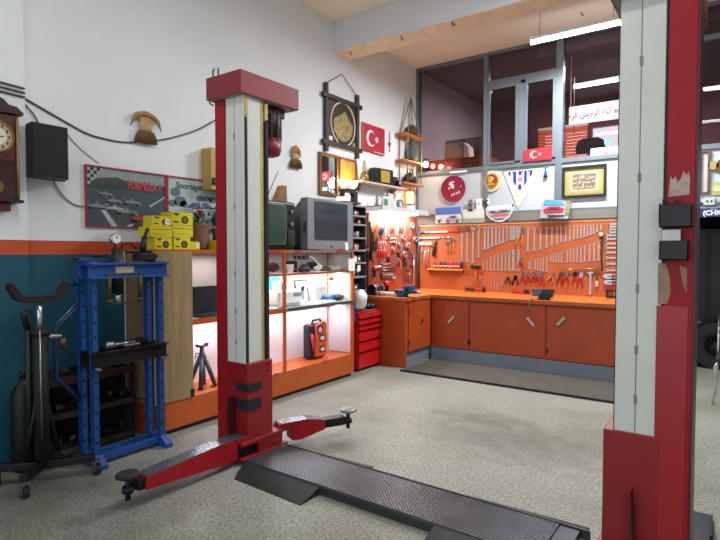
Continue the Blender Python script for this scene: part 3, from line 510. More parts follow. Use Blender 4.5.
# wooden wedge, wire basket
o=thing('wooden_stand','small brown wooden wedge standing on the old television','stand',(-4.0,4.10,2.016),PI/2)
b=MB(); b.prism([(-.03,0),(.13,0),(.12,.19),(.06,.19)],-.03,.03); b.m(1); b.prism([(-.03,0),(.06,.19),(.055,.19),(-.05,0)],-.04,.04); b.build('body',wood('wedge_wood','6e4a2c','8a6238',2,'Z'),o) if False else b.build('body',[wood('wedge_wood','6e4a2c','8a6238',2,'Z'),wood('wedge_wood2','8a6238','9c7446',2,'Z')],o)
o=thing('wire_letter_rack','white wire rack with crossed rods on top of the old television','rack',(-4.085,3.80,2.021),PI/2)
b=MB()
for k in range(5): b.tube([(-.15+k*.06,0,0),(-.09+k*.06,0,.17)],.003,5); b.tube([(-.09+k*.06,0,0),(-.15+k*.06,0,.17)],.003,5)
b.tube([(-.16,0,.17),(.16,0,.17),(.16,0,.0),(-.16,0,.0)],.004,5,True); b.build('wire_mesh',white,o); MB().box(-.16,.16,-.03,.03,0,.006).build('base',white,o)
# sewing machine on the silver TV
t=thing('sewing_machine','old black sewing machine on top of the narrow shelf beside the silver television','sewing machine',(-3.93,5.30,2.09),PI/2)
b=MB(); b.box(-.17,.17,-.06,.06,0,.025,.006); b.build('bed',wood('sm_bed','3a2418','4c3020',2,'X'),t)
b=MB(); b.prism([(.06,.025),(.14,.025),(.13,.15),(.08,.19),(-.1,.18),(-.16,.17),(-.17,.08),(-.13,.08),(-.12,.13),(.04,.13),(.07,.1)],-.03,.03); b.m(1); b.cyl((-.15,0,.03),(-.15,0,.08),.005,seg=6); b.build('arm',[mat('sm_black','14110f',.25),steel],t)
b=MB(); b.ring(0,0,.035,.05,-.01,.01,20)
for k in range(3): a=k*2*PI/3; b.tube([(0,0,0),(.04*math.cos(a),0,.04*math.sin(a))],.005,5)
o=b.build('hand_wheel',dkm,t); o.location=(.165,-.0,.13); o.rotation_euler=(0,0,PI/5)

# yellow filter boxes on the cabinet
yel=mat('box_yellow','d3c410',.5,0,.08,6)
def ybox(y,z,w,h,d,rz,label,prints=True,lab=False):
    o=thing('filter_box',label,'box',(-3.90,y,z),PI/2+rz,'yellow filter boxes on the cabinet top')
    b=MB(); b.box(-w/2,w/2,-d/2,d/2,0,h,.002); b.build('carton',yel,o)
    b=MB(); s=min(w,h)
    if prints:
        b.ring(w*.12,h*.42,s*.16,s*.30,-d/2-.0015,-d/2,20); b.m(1); b.disc(w*.12,h*.42,s*.13,-d/2-.0015,-d/2,16); b.m(0); b.prism([(-w*.42,h*.2),(-w*.15,h*.2),(-w*.2,h*.3),(-w*.40,h*.32)],-d/2-.0015,-d/2); b.prism([(-w*.45,h*.9),(-w*.1,h*.9),(-w*.25,h*.7)],-d/2-.0015,-d/2)
    if lab: b.m(2); b.box(w*.15,w*.45,-d/2-.002,-d/2,h*.2,h*.75); b.m(0); b.box(w*.2,w*.4,-d/2-.0025,-d/2-.001,h*.45,h*.5)
    if not prints and not lab: b.box(-w*.45,w*.45,-d/2-.0015,-d/2,h*.7,h*.74); b.box(-w*.45,w*.2,-d/2-.0015,-d/2,h*.25,h*.28)
    b.build('print',[flat('print_black','1d1a10'),flat('print_brown','6a5a18'),offw],o)
ybox(2.60,1.516,.16,.10,.17,.05,'yellow filter box at the base of the stack, next to the press pump')
ybox(2.785,1.516,.16,.105,.17,-.05,'yellow filter box at the base of the stack under the widest yellow carton')
ybox(2.925,1.516,.105,.07,.12,0,'small yellow filter box with a white label beside the flower pot',False,True)
ybox(2.585,1.618,.20,.085,.17,.0,'long plain yellow filter box resting across the lower boxes nearest the press'.replace('nearest','toward'),False)
ybox(2.79,1.623,.20,.095,.17,.02,'plain yellow filter box in the middle of the taller stack',False)
ybox(2.605,1.705,.18,.085,.13,.0,'yellow filter box with white end label on top of the lower stack',True,True)
ybox(2.79,1.72,.2,.11,.17,-.08,'topmost yellow filter box with an open flap on the taller stack',True)
ybox(3.235,1.516,.14,.085,.12,.0,'yellow filter box partly hidden behind the red lift post')
# pot with flowers
t=thing('flower_pot','brown clay pot of red and green flowers beside the yellow boxes','plant pot',(-3.975,3.07,1.516)); t.scale=(1.0,1.0,1.05)
MB().lathe([(.065,0),(.075,.02),(.085,.13),(.095,.2),(.1,.215),(.09,.22),(.08,.2)],(0,0,0),'Z',22).build('pot',mat('clay','7d5845',.7,0,.15),t)
b=MB(); random.seed(5)
for k in range(90):
    a=random.uniform(0,2*PI); r=random.uniform(0,.13); z=.21+random.uniform(0,.1); c=Vector((r*math.cos(a),r*math.sin(a),z)); R_=Matrix.Rotation(random.uniform(0,6),3,'Z')@Matrix.Rotation(random.uniform(-1,1),3,'X')
    b.poly([c+R_@Vector(p) for p in ((-.012,0,0),(0,-.02,.0),(.012,0,0),(0,.03,.004))])
b.build('foliage',mat('leaf_green','2c4a2a',.6,0,.3),t)
b=MB()
for k in range(44):
    a=random.uniform(0,2*PI); r=random.uniform(0,.14); z=.29+random.uniform(0,.08); c=Vector((r*math.cos(a),r*math.sin(a),z))
    for q in range(5): an=q*2*PI/5; b.poly([c,c+Vector((.018*math.cos(an-.4),.018*math.sin(an-.4),.008)),c+Vector((.026*math.cos(an),.026*math.sin(an),.004)),c+Vector((.018*math.cos(an+.4),.018*math.sin(an+.4),.008))])
b.build('flowers',mat('petal_red','b0403a',.6,0,.2),t)['kind']='stuff'
o=thing('dried_bouquet','dark dried brownish bouquet in a slim pot beside the clay pot','plant',(-4.02,3.31,1.516))
b=MB(); b.lathe([(.03,0),(.04,.03),(.035,.12),(.04,.2)],(0,0,0),'Z',16); b.build('vase',mat('vase_brown','5b3a30',.6),o)
b=MB(); random.seed(8)
for k in range(110):
    z=.18+random.uniform(0,.22); r=random.uniform(0,.075); a=random.uniform(0,2*PI); c=Vector((r*math.cos(a),r*math.sin(a),z)); R_=Matrix.Rotation(random.uniform(0,6),3,'Z')@Matrix.Rotation(random.uniform(-1,1),3,'X')
    b.poly([c+R_@Vector(p) for p in ((-.01,0,0),(0,-.015,0),(.01,0,0),(0,.02,0))])
b.build('foliage',mat('dried','57483f',.8,0,.35,30),o)
# laptop
t=thing('laptop','black laptop open on the orange shelf between tan panel and lift post','laptop',(-3.93,3.20,.9065),PI/2)
b=MB(); b.box(-.19,.19,-.12,.12,0,.022,.004); b.m(1); b.box(-.16,.16,-.05,.09,.022,.025); b.build('keyboard_base',[mat('lap_body','16171a',.35),mat('keys','3a3d44',.3,.3)],t)
b=MB(); R_=Matrix.Rotation(-.2,3,'X'); b.box(-.19,.19,.11,.122,.02,.27,.004,rot=R_,at=(0,.12,.02)); b.m(1); b.box(-.17,.17,.107,.112,.045,.255,rot=R_,at=(0,.12,.02)); b.build('screen',[mat('lap_body','16171a'),mat('lap_screen','20252c',.15)],t)
# charger cable
o=MB().tube([(-3.725,3.16,1.52),(-3.73,3.165,1.3),(-3.735,3.15,1.1),(-3.73,3.12,.9),(-3.73,3.10,.7),(-3.735,3.12,.58),(-3.735,3.2,.53)],.005).build('power_cable',blk); tag(o,'black cable hanging in front of the laptop shelf','cable')
# jack stand
t=thing('axle_stand','grey steel axle stand on the cabinet floor next to the tan panel','axle stand',(-3.93,3.06,.271),PI/2); t.scale=(1,1,.92)
grm=mat('stand_grey','4d4f56',.45,.4,.2)
for a in (PI/4,3*PI/4,5*PI/4,7*PI/4):
    b=MB(); b.tube([(.02*math.cos(a),.02*math.sin(a),.3),(.115*math.cos(a),.115*math.sin(a),.01)],.02,6); b.box(.1*math.cos(a)-.02,.1*math.cos(a)+.02,.1*math.sin(a)-.02,.1*math.sin(a)+.02,0,.012); b.build('leg',grm,t)
b=MB(); b.cyl((0,0,.2),(0,0,.40),.02,seg=12); b.lathe([(.03,.27),(.035,.31),(.026,.34)],(0,0,0)); b.build('post',grm,t)
b=MB(); b.prism([(-.06,.43),(-.05,.40),(.05,.40),(.06,.43),(.045,.425),(.035,.413),(-.035,.413),(-.045,.425)],-.02,.02); b.tube([(-.01,-.02,.34),(-.08,-.02,.35),(-.09,-.02,.3)],.005,6); b.build('saddle',dkm,t)
# orange tool case
t=thing('jump_starter','orange and black booster pack standing in the lowest lit compartment','tool case',(-3.93,4.66,.271),PI/2)
orc=mat('case_orange','d0562a',.4,0,.08)
b=MB(); b.box(-.15,.13,-.03,.08,0.005,.40,.03,seg=3); b.m(0); b.build('case',mat('case_black','201c26',.5),t)
b=MB(); b.prism([(-.07,.03),(.12,.03),(.135,.2),(.125,.40),(.07,.42),(.0,.40),(-.06,.39),(-.065,.2)],-.05,-.028); b.build('front_shell',orc,t)
b=MB(); b.ring(.01,.33,.035,.05,-.056,-.05,20); b.box(-.005,.09,-.056,-.05,.2,.27,.003); b.box(.0,.09,-.056,-.05,.07,.14,.003); b.build('display_surround',[mat('case_black','201c26')],t)
for q_ in (0,1,2):
    b=MB()
    if q_==0: b.disc(.01,.33,.03,-.055,-.05)
    elif q_==1: b.box(.01,.075,-.058,-.055,.215,.255)
    else: b.box(.015,.075,-.058,-.055,.085,.125)
    b.build(['dial','display','switch_plate'][q_],flat('pale_display','c9c4d8'),t)
b=MB(); b.tube([(-.12,-.035,.3),(-.13,-.05,.22),(-.11,-.06,.14),(-.09,-.04,.08)],.012); b.tube([(-.10,-.035,.28),(-.1,-.05,.2),(-.12,-.05,.12)],.01); b.build('clamp_lead',mat('lead_red','b02a48',.5),t)
b=MB(); b.tube([(-.08,0,.40),(-.06,0,.44),(.06,0,.445),(.09,0,.40)],.014); b.build('handle',mat('case_black','201c26'),t)
# clutter upper shelf (z 1.273)
def one(name,label,cat,mb,mats,loc,rz=PI/2,grp=None):
    o=mb.build(name,mats); o.location=loc; o.rotation_euler=(0,0,rz); return tag(o,label,cat,grp)
z1=1.273
one('cloth_bag','maroon cloth pouch on the upper shelf of the lit cabinet','pouch',MB().lump((0,0,.045),.06,(1.2,.8,.75),.2,seed=2),mat('maroon','6b2a35',.8),(-3.95,3.99,z1+.014))
one('battery_charger','small black box standing on the upper shelf under the hanging goggles','box',MB().box(-.06,.06,-.05,.05,0,.125,.006).m(1).box(-.04,.04,-.052,-.05,.03,.05),[mat('charger','23222a',.5),steel],(-3.95,4.25,z1))
one('paper_cup','white cup beside the black box on the upper shelf','cup',MB().lathe([(.03,0),(.042,.085),(.044,.09),(.038,.088),(.028,.01)],(0,0,0),'Z',18),offw,(-3.86,4.15,z1))
t=thing('goggles','black safety goggles hanging under the cabinet top','goggles',(-3.80,4.26,1.433),PI/2)
b=MB(); 
for x in (-.075,.0,.075): b.ring(x,0,.02,.032,-.01,.01,18,1.1,.7)
b.tube([(-.11,0,0),(-.13,0,.03),(-.1,0,.043)],.004,6); b.tube([(.11,0,0),(.12,0,.03),(.1,0,.043)],.004,6); b.build('frame',blk,t)
b=MB(); 
for x in (-.075,.075): b.disc(x,0,.022,-.002,.002,16,1.1,.7)
b.build('lens',mat('lens','8d97a0',.1),t)
o=MB().tube([(-3.8,4.36,1.46),(-3.79,4.46,1.42),(-3.8,4.6,1.32)],.007).build('plastic_tube',white); tag(o,'thin white plastic tube leaning across the upper shelf','tube')
one('wooden_block','small brown wooden box on the upper shelf below the white tube','box',MB().box(-.06,.06,-.04,.04,0,.05,.004).m(1).box(-.045,.045,-.042,-.04,.012,.038),[wood('blk_wood','5a3626','7a4c34',2,'X'),blk],(-3.86,4.38,z1))
one('blue_cloth','crumpled dark blue cloth on the upper shelf beside the white tube','cloth',MB().lump((0,0,.04),.06,(1.1,.8,.7),.35,seed=5),mat('navy_cloth','2f4f7c',.8),(-3.95,4.50,z1))
one('cap_hat','crumpled black cap on the upper shelf','cap',MB().lump((0,0,.055),.07,(1.2,.8,.7),.25,seed=9).m(0).prism([(-.02,.02),(.12,.02),(.13,.03),(-.02,.04)],-.06,.03),mat('cap_black','15161a',.8),(-4.0,4.66,z1+.01))
one('folded_rag','white folded rag on the upper shelf beside the black cap','cloth',MB().lump((0,0,.03),.045,(1.1,.8,.7),.3,seed=12),offw,(-3.84,4.60,z1+.012))
one('magazine_stack','grey magazines lying loose at the far end of the upper shelf','magazines',MB().box(-.17,.12,-.09,.09,0,.02,.003,rot=Matrix.Rotation(.1,3,'Z')).m(1).box(-.12,.13,-.08,.1,.02,.035,.003).m(2).box(-.13,.06,-.07,.07,.035,.062,.003,rot=Matrix.Rotation(-.15,3,'Z')),[mat('mag_a','6a6a66'),mat('mag_b','b9b7ae'),mat('mag_c','8e9088')],(-3.90,4.93,z1))
one('black_notebook','thin black notebook at the cabinet end of the upper shelf','notebook',MB().box(-.09,.09,-.07,.07,0,.02,.004).m(1).box(-.086,.088,-.071,-.069,.004,.016),[blk,offw],(-3.9,5.0,z1+.0005))
for i,(y,w) in enumerate(((3.93,.1),(4.06,.08),(4.50,.1))):
    one('paper_sheet',['loose white paper under the maroon pouch','loose white paper near the paper cup','loose white paper in front of the blue cloth'][i],'paper',MB().box(-w,w,-.06,.06,0,.004,rot=Matrix.Rotation(.1*i,3,'Z')),offw,(-3.81,y,z1))
# middle compartment (counter z .922 / .906)
z2=.921
t=thing('label_printer','bulky white machine with a tall back on the brightly lit counter','machine',(-3.93,4.15,.9215),PI/2)
b=MB(); b.box(-.2,.16,-.1,.1,0,.17,.03,seg=3); b.prism([(-.14,.15),(-.02,.15),(-.04,.26),(-.12,.26)],-.06,.06); b.build('housing',white,t)
b=MB(); b.box(-.12,.12,-.11,-.1,.03,.035); b.box(.02,.14,-.105,-.099,.1,.14,.003); b.build('paper_slot',mat('slot_grey','8b8f92'),t)
one('blue_brochure','bright blue brochure leaning behind the white machine','brochure',MB().box(-.17,.15,-.006,.006,0,.31,.002,rot=Matrix.Rotation(-.08,3,'X'),at=(0,0,0)).m(1).prism([(-.15,.05),(-.05,.05),(-.1,.2)],-.012,-.005).prism([(0,.03),(.12,.05),(.06,.15)],-.012,-.005),[mat('cyan_blue','2a8ec0',.4),mat('pale_cyan','9ad2e8',.4)],(-4.08,4.12,z2))
t=thing('framed_photo','dark photo frame leaning on the counter with a pale picture','picture frame',(-3.92,4.42,z2),PI/2)
R_=Matrix.Rotation(-.15,3,'X')
b=MB(); b.box(-.105,.105,-.008,.008,0,.27,.003,rot=R_,at=(0,0,0)); b.build('frame',mat('frame_dark','37353c',.4),t)
b=MB(); b.box(-.085,.085,-.012,-.008,.02,.25,rot=R_,at=(0,0,0)); b.m(1); b.box(-.02,.02,-.014,-.012,.05,.17,rot=R_,at=(0,0,0)); b.build('picture',[mat('photo_pale','dfe1ea',.4),mat('photo_grey','a4a6b4',.4)],t)
MB().box(-.02,.02,.05,.054,0,.2,.001,rot=Matrix.Rotation(.3,3,'X'),at=(0,.05,0)).build('prop_stand',blk,t)
t=thing('white_carton','white cube shaped carton in the brightly lit middle compartment','box',(-3.95,4.68,z2),PI/2)
MB().box(-.1,.1,-.07,.07,0,.18,.004).build('carton',white,t); MB().box(-.1,.1,-.071,-.069,.085,.095).build('tape',offw,t)
t=thing('desk_lamp','small lit gold desk lamp on the counter','lamp',(-3.98,4.88,z2),PI/2)
b=MB(); b.lathe([(.05,0),(.05,.012),(.01,.02)],(0,0,0),'Z',20); b.build('base',mat('gold','b4823a',.3,.8),t)
b=MB(); b.tube([(0,0,.015),(.0,0,.12),(.03,0,.2),(.06,-.02,.25)],.006); b.build('arm',mat('gold','b4823a'),t)
b=MB(); b.lathe([(.045,0),(.03,.05),(.012,.06)],(.06,-.03,.235),'Z',18); b.build('lamp_shade',mat('gold','b4823a'),t)
MB().ball((.06,-.03,.245),.02).build('bulb',mat('bulb_lit','fff2d8',.3,emit=30,emitc='ffe9c4'),t)
one('gold_bowl','round gold bowl beside the desk lamp','bowl',MB().lathe([(.03,0),(.055,.03),(.06,.06),(.055,.062),(.02,.01)],(0,0,0),'Z',22),mat('gold','b4823a'),(-3.93,4.82,z2))
one('blue_pouch','blue cloth pouch on the pale counter edge','pouch',MB().lump((0,0,.04),.07,(1.5,.9,.6),.2,seed=21),mat('pouch_blue','3b62a8',.7),(-3.84,4.78,z2+.014))
t=thing('sunglasses_tray','dark oval tray with pale lining at the counter end','tray',(-3.87,4.97,z2+.001),PI/2)
b=MB(); b.lathe([(.06,0),(.08,.02),(.09,.05),(.082,.05),(.07,.02)],(0,0,0),'Z',24); o=b.build('tray',mat('tray_dark','23262e',.4),t); o.scale=(1.3,.8,1)
b=MB(); b.tube([(-.08,0,.05),(-.04,0,.07),(.04,0,.072),(.08,0,.05)],.01); b.build('strap',mat('strap_lilac','b9a9c9',.5),t)
for i,(y,x,w) in enumerate(((4.30,-3.80,.09),(4.52,-3.82,.1),(4.70,-3.80,.12),(3.88,-3.85,.06))):
    one('paper_stack',['white papers in front of the white machine','white papers at the foot of the photo frame','white papers in front of the white carton','white papers on the counter beside the lift post'][i],'papers',MB().box(-w,w,-.05,.05,0,.018,.002,rot=Matrix.Rotation(.15*(i-1),3,'Z')).m(1).box(-w*.8,w*.6,-.045,.04,.018,.026,rot=Matrix.Rotation(-.2,3,'Z')),[offw,white],(x,y,z2 if y>4 else .906))
t=thing('memo_card','white card hanging from the orange cabinet end','card',(-3.735,5.08,1.34),PI/2); MB().prism(rrect(0,0,.13,.15,.03),-.004,0).build('card',offw,t); MB().cyl((0,-.008,.06),(0,0,.06),.005,seg=8).build('pin',steel,t)
t=thing('price_tag','small white card standing on the cabinet top before the silver television','card',(-3.745,5.0,1.516),PI/2); MB().box(-.03,.03,-.005,.0,.0,.09,.001,rot=Matrix.Rotation(-.1,3,'X'),at=(0,0,0)).build('card',white,t); MB().box(-.03,.03,0,.03,0,.004).build('foot',white,t)
# ------------------------------------------------------------ narrow parts shelf, drawers, benches
t=thing('small_parts_shelf','narrow grey open shelf of small parts between silver television and tool board','shelf',(-4.15,5.55,.98),PI/2)
gsh=mat('shelf_grey','8b8e96',.5,.1,.1); 
MB().box(-.14,.14,-.012,-.002,0,1.1).build('back_panel',mat('shelf_back','2e2b2c',.8),t)
for x in (-.14,.13): MB().box(x,x+.01,-.2,-.012,0,1.1).build('side_panel',mat('shelf_side','34302f',.7),t)
for z in (.0,.18,.36,.52,.68,.85,.96,1.09): MB().box(-.145,.145,-.205,-.012,z,z+.022,.002).build('shelf_board',gsh,t)
random.seed(4)
cols=['b9b4aa','6a4434','2c3b5a','a33a2c','c8b030','40474e','8c8276']
names=[('screw_jar','screw jar'),('parts_box','small parts box'),('spray_can','spray can')]
lv=['lowest','second','third','fourth','fifth','sixth','top']
for li,z in enumerate((.022,.202,.382,.542,.702,.872,.982)):
    for k in range(3):
        ty=(li+k)%3; h=min(.1,[.155,.155,.13,.13,.14,.08,.1][li])*random.uniform(.7,1); x=-.085+.08*k; b=MB(); c=cols[(li*3+k)%7]
        if ty==0: b.cyl((0,0,0),(0,0,h*.8),.028,seg=14); b.m(1); b.cyl((0,0,h*.8),(0,0,h),.03,seg=14)
        elif ty==1: b.box(-.032,.032,-.04,.04,0,h,.003); b.m(1); b.box(-.02,.02,-.041,-.039,h*.3,h*.7)
        else: b.lathe([(.024,0),(.026,h*.8),(.014,h*.87),(.014,h)],(0,0,0),'Z',14)
        o=b.build(names[ty][0],[mat('can_'+c,c,.5),offw]); o.location=(-4.05,5.55+x,.981+z); o.rotation_euler=(0,0,PI/2)
        tag(o,f'{ {"b9b4aa":"beige","6a4434":"brown","2c3b5a":"navy","a33a2c":"red","c8b030":"yellow","40474e":"dark grey","8c8276":"taupe"}[c]} {names[ty][1]} on the {lv[li]} board of the narrow parts shelf, {["television side","middle","tool board side"][k]}','container','small items on the narrow parts shelf')
for i,(y,z,w,h,c) in enumerate(((5.44,1.36,.07,.08,offw),(5.52,1.24,.07,.09,offw),(5.46,1.52,.06,.05,mat('memo_pink','c98c80',.7)))):
    t=thing('memo_note',['white paper note hanging on the upper front of the narrow parts shelf','white paper note hanging low on the narrow parts shelf','pinkish paper note stuck on the narrow parts shelf'][i],'note',(-3.94,y,z),PI/2,'notes on the narrow parts shelf')
    MB().prism([(-w/2,0),(w/2,.01),(w/2-.005,h),(-w/2,h-.008)],-.002,.002).build('paper',c,t)
t=thing('tool_chest','bright red six drawer tool chest between lit cabinet and workbench','tool chest',(-3.80,5.58,0),PI/2)
rd=mat('chest_red','bf1518',.35,0,.06,4); rdd=mat('chest_red_dark','5e0d10',.5)
b=MB(); b.box(-.27,.25,.012,.33,.03,.75,.006); b.m(1); b.box(-.265,.245,.005,.012,.04,.74); b.m(2); b.box(-.265,.245,.02,.32,.75,.757,.002)
for x in (-.22,.2):
    for y in (.05,.28): b.cyl((x-.02,y,.025),(x+.02,y,.025),.025,seg=12)
b.build('carcass',[rd,rdd,blk],t)
zs=[(.665,.74),(.59,.655),(.52,.58),(.385,.51),(.25,.375),(.045,.24)]
for i,(a,c) in enumerate(zs):
    d=MB(); d.box(-.26,.24,-.006,.006,a,c-.012,.003); d=d.build('drawer',rd,t)
    if i<5: MB().box(-.26,.24,-.028,-.006,a-.002,a+.012,.003).m(0).box(-.26,.24,-.028,-.024,a,a+.02,.002).build('pull_rail',rd,d)
    if i==0: MB().cyl((0,-.012,.70),(0,-.006,.70),.01,seg=12).build('lock',blk,d)
# things on the chest
one('plastic_bag','crumpled white plastic bag on top of the red tool chest','bag',MB().lump((0,0,.09),.105,(1.05,.8,1.1),.3,seed=31),mat('bag_white','dfe4ea',.4,0,.15,20),(-3.88,5.47,.812))
one('black_parts_pile','greasy black engine part on top of the red tool chest','car part',MB().lump((0,0,.025),.05,(1.4,.9,.6),.35,seed=32).m(0).cyl((.02,0,.03),(.09,0,.05),.015,seg=10).ring(-.06,.03,.015,.03,-.05,-.03),dkm,(-3.88,5.70,.757))
one('hanging_blue_overall','blue cloth hanging beside the red tool chest','cloth',MB().prism([(-.02,0),(.02,.01),(.018,.15),(.02,.25),(-.02,.25),(-.018,.12)],-.03,.03),mat('overall_blue','22306c',.8,0,.2),(-3.86,5.275,.62))
random.seed(6)
for i,(y,z,c,lb,r) in enumerate(((5.36,.80,'7e2430','dark red crumpled rag beside the white plastic bag',.05),(5.68,.86,'23242c','black rubber boot stacked behind the greasy part',.05),)):
    one('shop_rag' if i==0 else 'rubber_boot',lb,'cloth' if i==0 else 'car part',MB().lump((0,0,0),r,(1,.9,1.),.3,seed=40+i),mat('rag_'+c,c,.8,0,.2,20),(-4.02,y,z))

# workbench: two cabinets and one worktop
kick=mat('kick_grey','75808e',.5,.1,.06,2); 
t=thing('bench_cabinet','short orange bench cabinet with one door under the blue vise','cabinet',(-4.15,6.62,0),PI/2)
b=MB(); b.box(-.74,.745,-.705,-.01,.19,.864,.003); b.m(1); b.box(-.74,.745,-.69,-.01,0,.19); b.build('carcass',[orange,kick],t)
MB().box(-.775,-.741,-.71,-.01,.0,.864,.003).build('end_panel',orange,t)
d=MB().box(-.70,-.12,-.722,-.706,.20,.845,.003).build('door',orange,t)
MB().cyl((-.40,-.745,.555),(-.35,-.745,.605),.01,seg=10).cyl((-.375,-.745,.58),(-.375,-.72,.58),.006,seg=8).build('handle',dkm,d)
MB().cyl((-.70,-.726,.3),(-.70,-.726,.36),.008,seg=8).cyl((-.70,-.726,.7),(-.70,-.726,.76),.008,seg=8).build('hinge',mat('hinge_dark','5a2a18',.5),d)
MB().cyl((-.779,-.40,.83),(-.775,-.40,.83),.012,seg=12).build('cable_hole',blk,t) if False else None
t=thing('bench_cabinet','long orange bench cabinet with three doors on a grey plinth','cabinet',(-3.39,6.52,0),0)
b=MB(); b.box(-.04,2.36,.02,.85,.19,.864,.003); b.m(1); b.box(-.04,2.36,.015,.85,0,.188,.002); b.build('carcass',[orange,kick],t)
for x0,x1,hx,hz,s in ((.02,.515,.275,.582,1),(.535,1.51,1.34,.637,-1),(1.535,2.355,1.70,.67,1)):
    d=MB().box(x0,x1,-.0,.018,.20,.838,.003).build('door',orange,t)
    MB().box(hx-.065,hx+.065,-.03,-.015,hz-.015,hz+.015,.004,rot=Matrix.Rotation(-s*.85,3,'Y')).m(0).cyl((hx,-.016,hz),(hx,.0,hz),.008,seg=8).build('handle',mat('handle_pale','b9b8b2',.4,.2),d)
    MB().cyl((x1 if s>0 and x0<1 else x0+.005,-.006,.27),(x1 if s>0 and x0<1 else x0+.005,-.006,.33),.008,seg=8).build('hinge',dkm,d)
wt=mat('worktop_orange','c66a2c',.35,0,.12,4,.02,grime=('9b5426',.6,3))
b=MB(); b.prism([(-4.145,5.835),(-3.42,5.835),(-3.42,6.49),(-1.02,6.49),(-1.02,7.33),(-4.14,7.33)],.866,.905,'XY'); b.m(1); b.prism([(-3.424,5.83),(-3.415,5.83),(-3.415,6.485),(-1.02,6.485),(-1.02,6.494),(-3.424,6.494)],.863,.906,'XY')
o=b.build('worktop',[wt,mat('worktop_lip','a9552e',.4,.1)]); tag(o,'orange worn L shaped worktop running along both benches','worktop')
# pegboards
o=MB().box(-4.10,-1.03,7.340,7.378,.906,1.905,.002).m(1)
for z in (.91,1.895): o.box(-4.10,-1.03,7.336,7.342,z-.008,z+.006)
o=o.build('tool_board',[pegor,mat('peg_trim','e08a48',.5)]); tag(o,'long bright orange tool board on the back wall hung with wrenches','tool board')
o=MB().box(-4.148,-4.11,5.99,7.335,.907,2.035,.002).build('tool_board',pegdark); tag(o,'reddish brown crowded tool board in the corner below the strip lamp','tool board')
o=MB().cyl((-4.06,7.30,.915),(-4.06,7.30,1.9),.014,seg=10).build('conduit_pipe',galv); tag(o,'grey vertical pipe in the corner between the two tool boards','pipe')

# ------------------------------------------------------------ tools
PY=7.3385
wsteel=mat('wrench_steel','bcb6b6',.32,.5,.12,20); dsteel=mat('wrench_dark','7d7e84',.35,.8,.2,20)
def wrench_mesh(wide=1.,double=False):
    b=MB(); w=.036*wide
    b.box(-w,w,-.022,-.008,-.9,-.1,.006)
    if double: pts=1
    else: b.ring(0,-.055,.032*wide,.062*wide,-.026,-.004,14)
    def jaw(cz,s):
        r=.07*wide; P=[]
        for i in range(11):
            a=PI/2+(.75+ (2*PI-1.5)*i/10); P.append((r*math.cos(a),cz+s*r*math.sin(a)))
        a0,a1=P[0],P[-1]
        P+= [(a1[0]*.85,cz-s*.0),(0,cz-s*.028),(a0[0]*.85,cz)]
        b.prism(P,-.026,-.004)
    jaw(-.93,-1)
    if double: jaw(-.07,1)
    return b
WM=wrench_mesh(1.15).mesh('wrench',wsteel); WD=wrench_mesh(1.2,True).mesh('wrench',wsteel); WX_=wrench_mesh(.8).mesh('wrench',wsteel); WDk=wrench_mesh(1.,True).mesh('wrench',dsteel)
proto={}
def wrench(me,X_,zt,zb,label,group,ry=0.,y=PY,name='combination_wrench',wid=None):
    if me.name not in proto:
        o=bpy.data.objects.new(name,me); proto[me.name]=o
    else: o=proto[me.name].copy(); o.name=name
    COL.objects.link(o); L=zt-zb; o.location=(X_,y,zt); k=wid or L; o.scale=(k,k,L); o.rotation_euler=(0,ry,0); tag(o,label,'wrench',group); return o
for i,(x,a,c) in enumerate(T['big']): wrench(WX_,x,a,c,f'{ORD[i]} of four longest steel wrenches beside the screwdriver rack, counting from the corner','long wrenches beside the screwdriver rack',wid=(a-c)*.85)
for i,(x,a,c) in enumerate(T['top']): wrench(WM,x,a,c,f'steel wrench in the upper row between longest wrenches and orange pliers, {ORD[i]} from the corner','upper wrench row before the orange pliers')
for i,(x,a,c) in enumerate(T['top2']): wrench(WD,x,a,c,f'open ended wrench in the upper row beyond the orange pliers, {ORD[i]} from the pliers','upper wrench row beyond the orange pliers',name='open_end_wrench',wid=max(.2,(a-c)*.75))
for i,(x,a,c) in enumerate(T['low']): wrench(WM,x,a,c,f'steel wrench in the lower row over the hanging hammers, {ORD[i]} from the corner','lower wrench row over the hammers',wid=max(.2,(a-c)*.9))
for i,(x,a,c) in enumerate(T['low2']): wrench(WD,x,a,c,f'open ended wrench in the lower row above the red pliers, {ORD[i]} from the silver pliers','lower wrench row above the pliers',name='open_end_wrench',wid=max(.17,(a-c)*.8))
for i,(x,a,c) in enumerate(T['smallw']): wrench(WX_,x,a,c,f'thin wrench hanging under the lower row beside the dividers, {ORD[i]} from the corner','thin wrenches beside the dividers',wid=.16)
for i,(x,z) in enumerate(T['side']):
    o=wrench(WM,x+.27,z,z-.27,f'steel wrench laid sideways at the bench end of the orange board, {ORD[i]} from the top','sideways wrenches at the board end'); o.rotation_euler=(0,PI/2,0); o.scale=(.27,.27,.27)
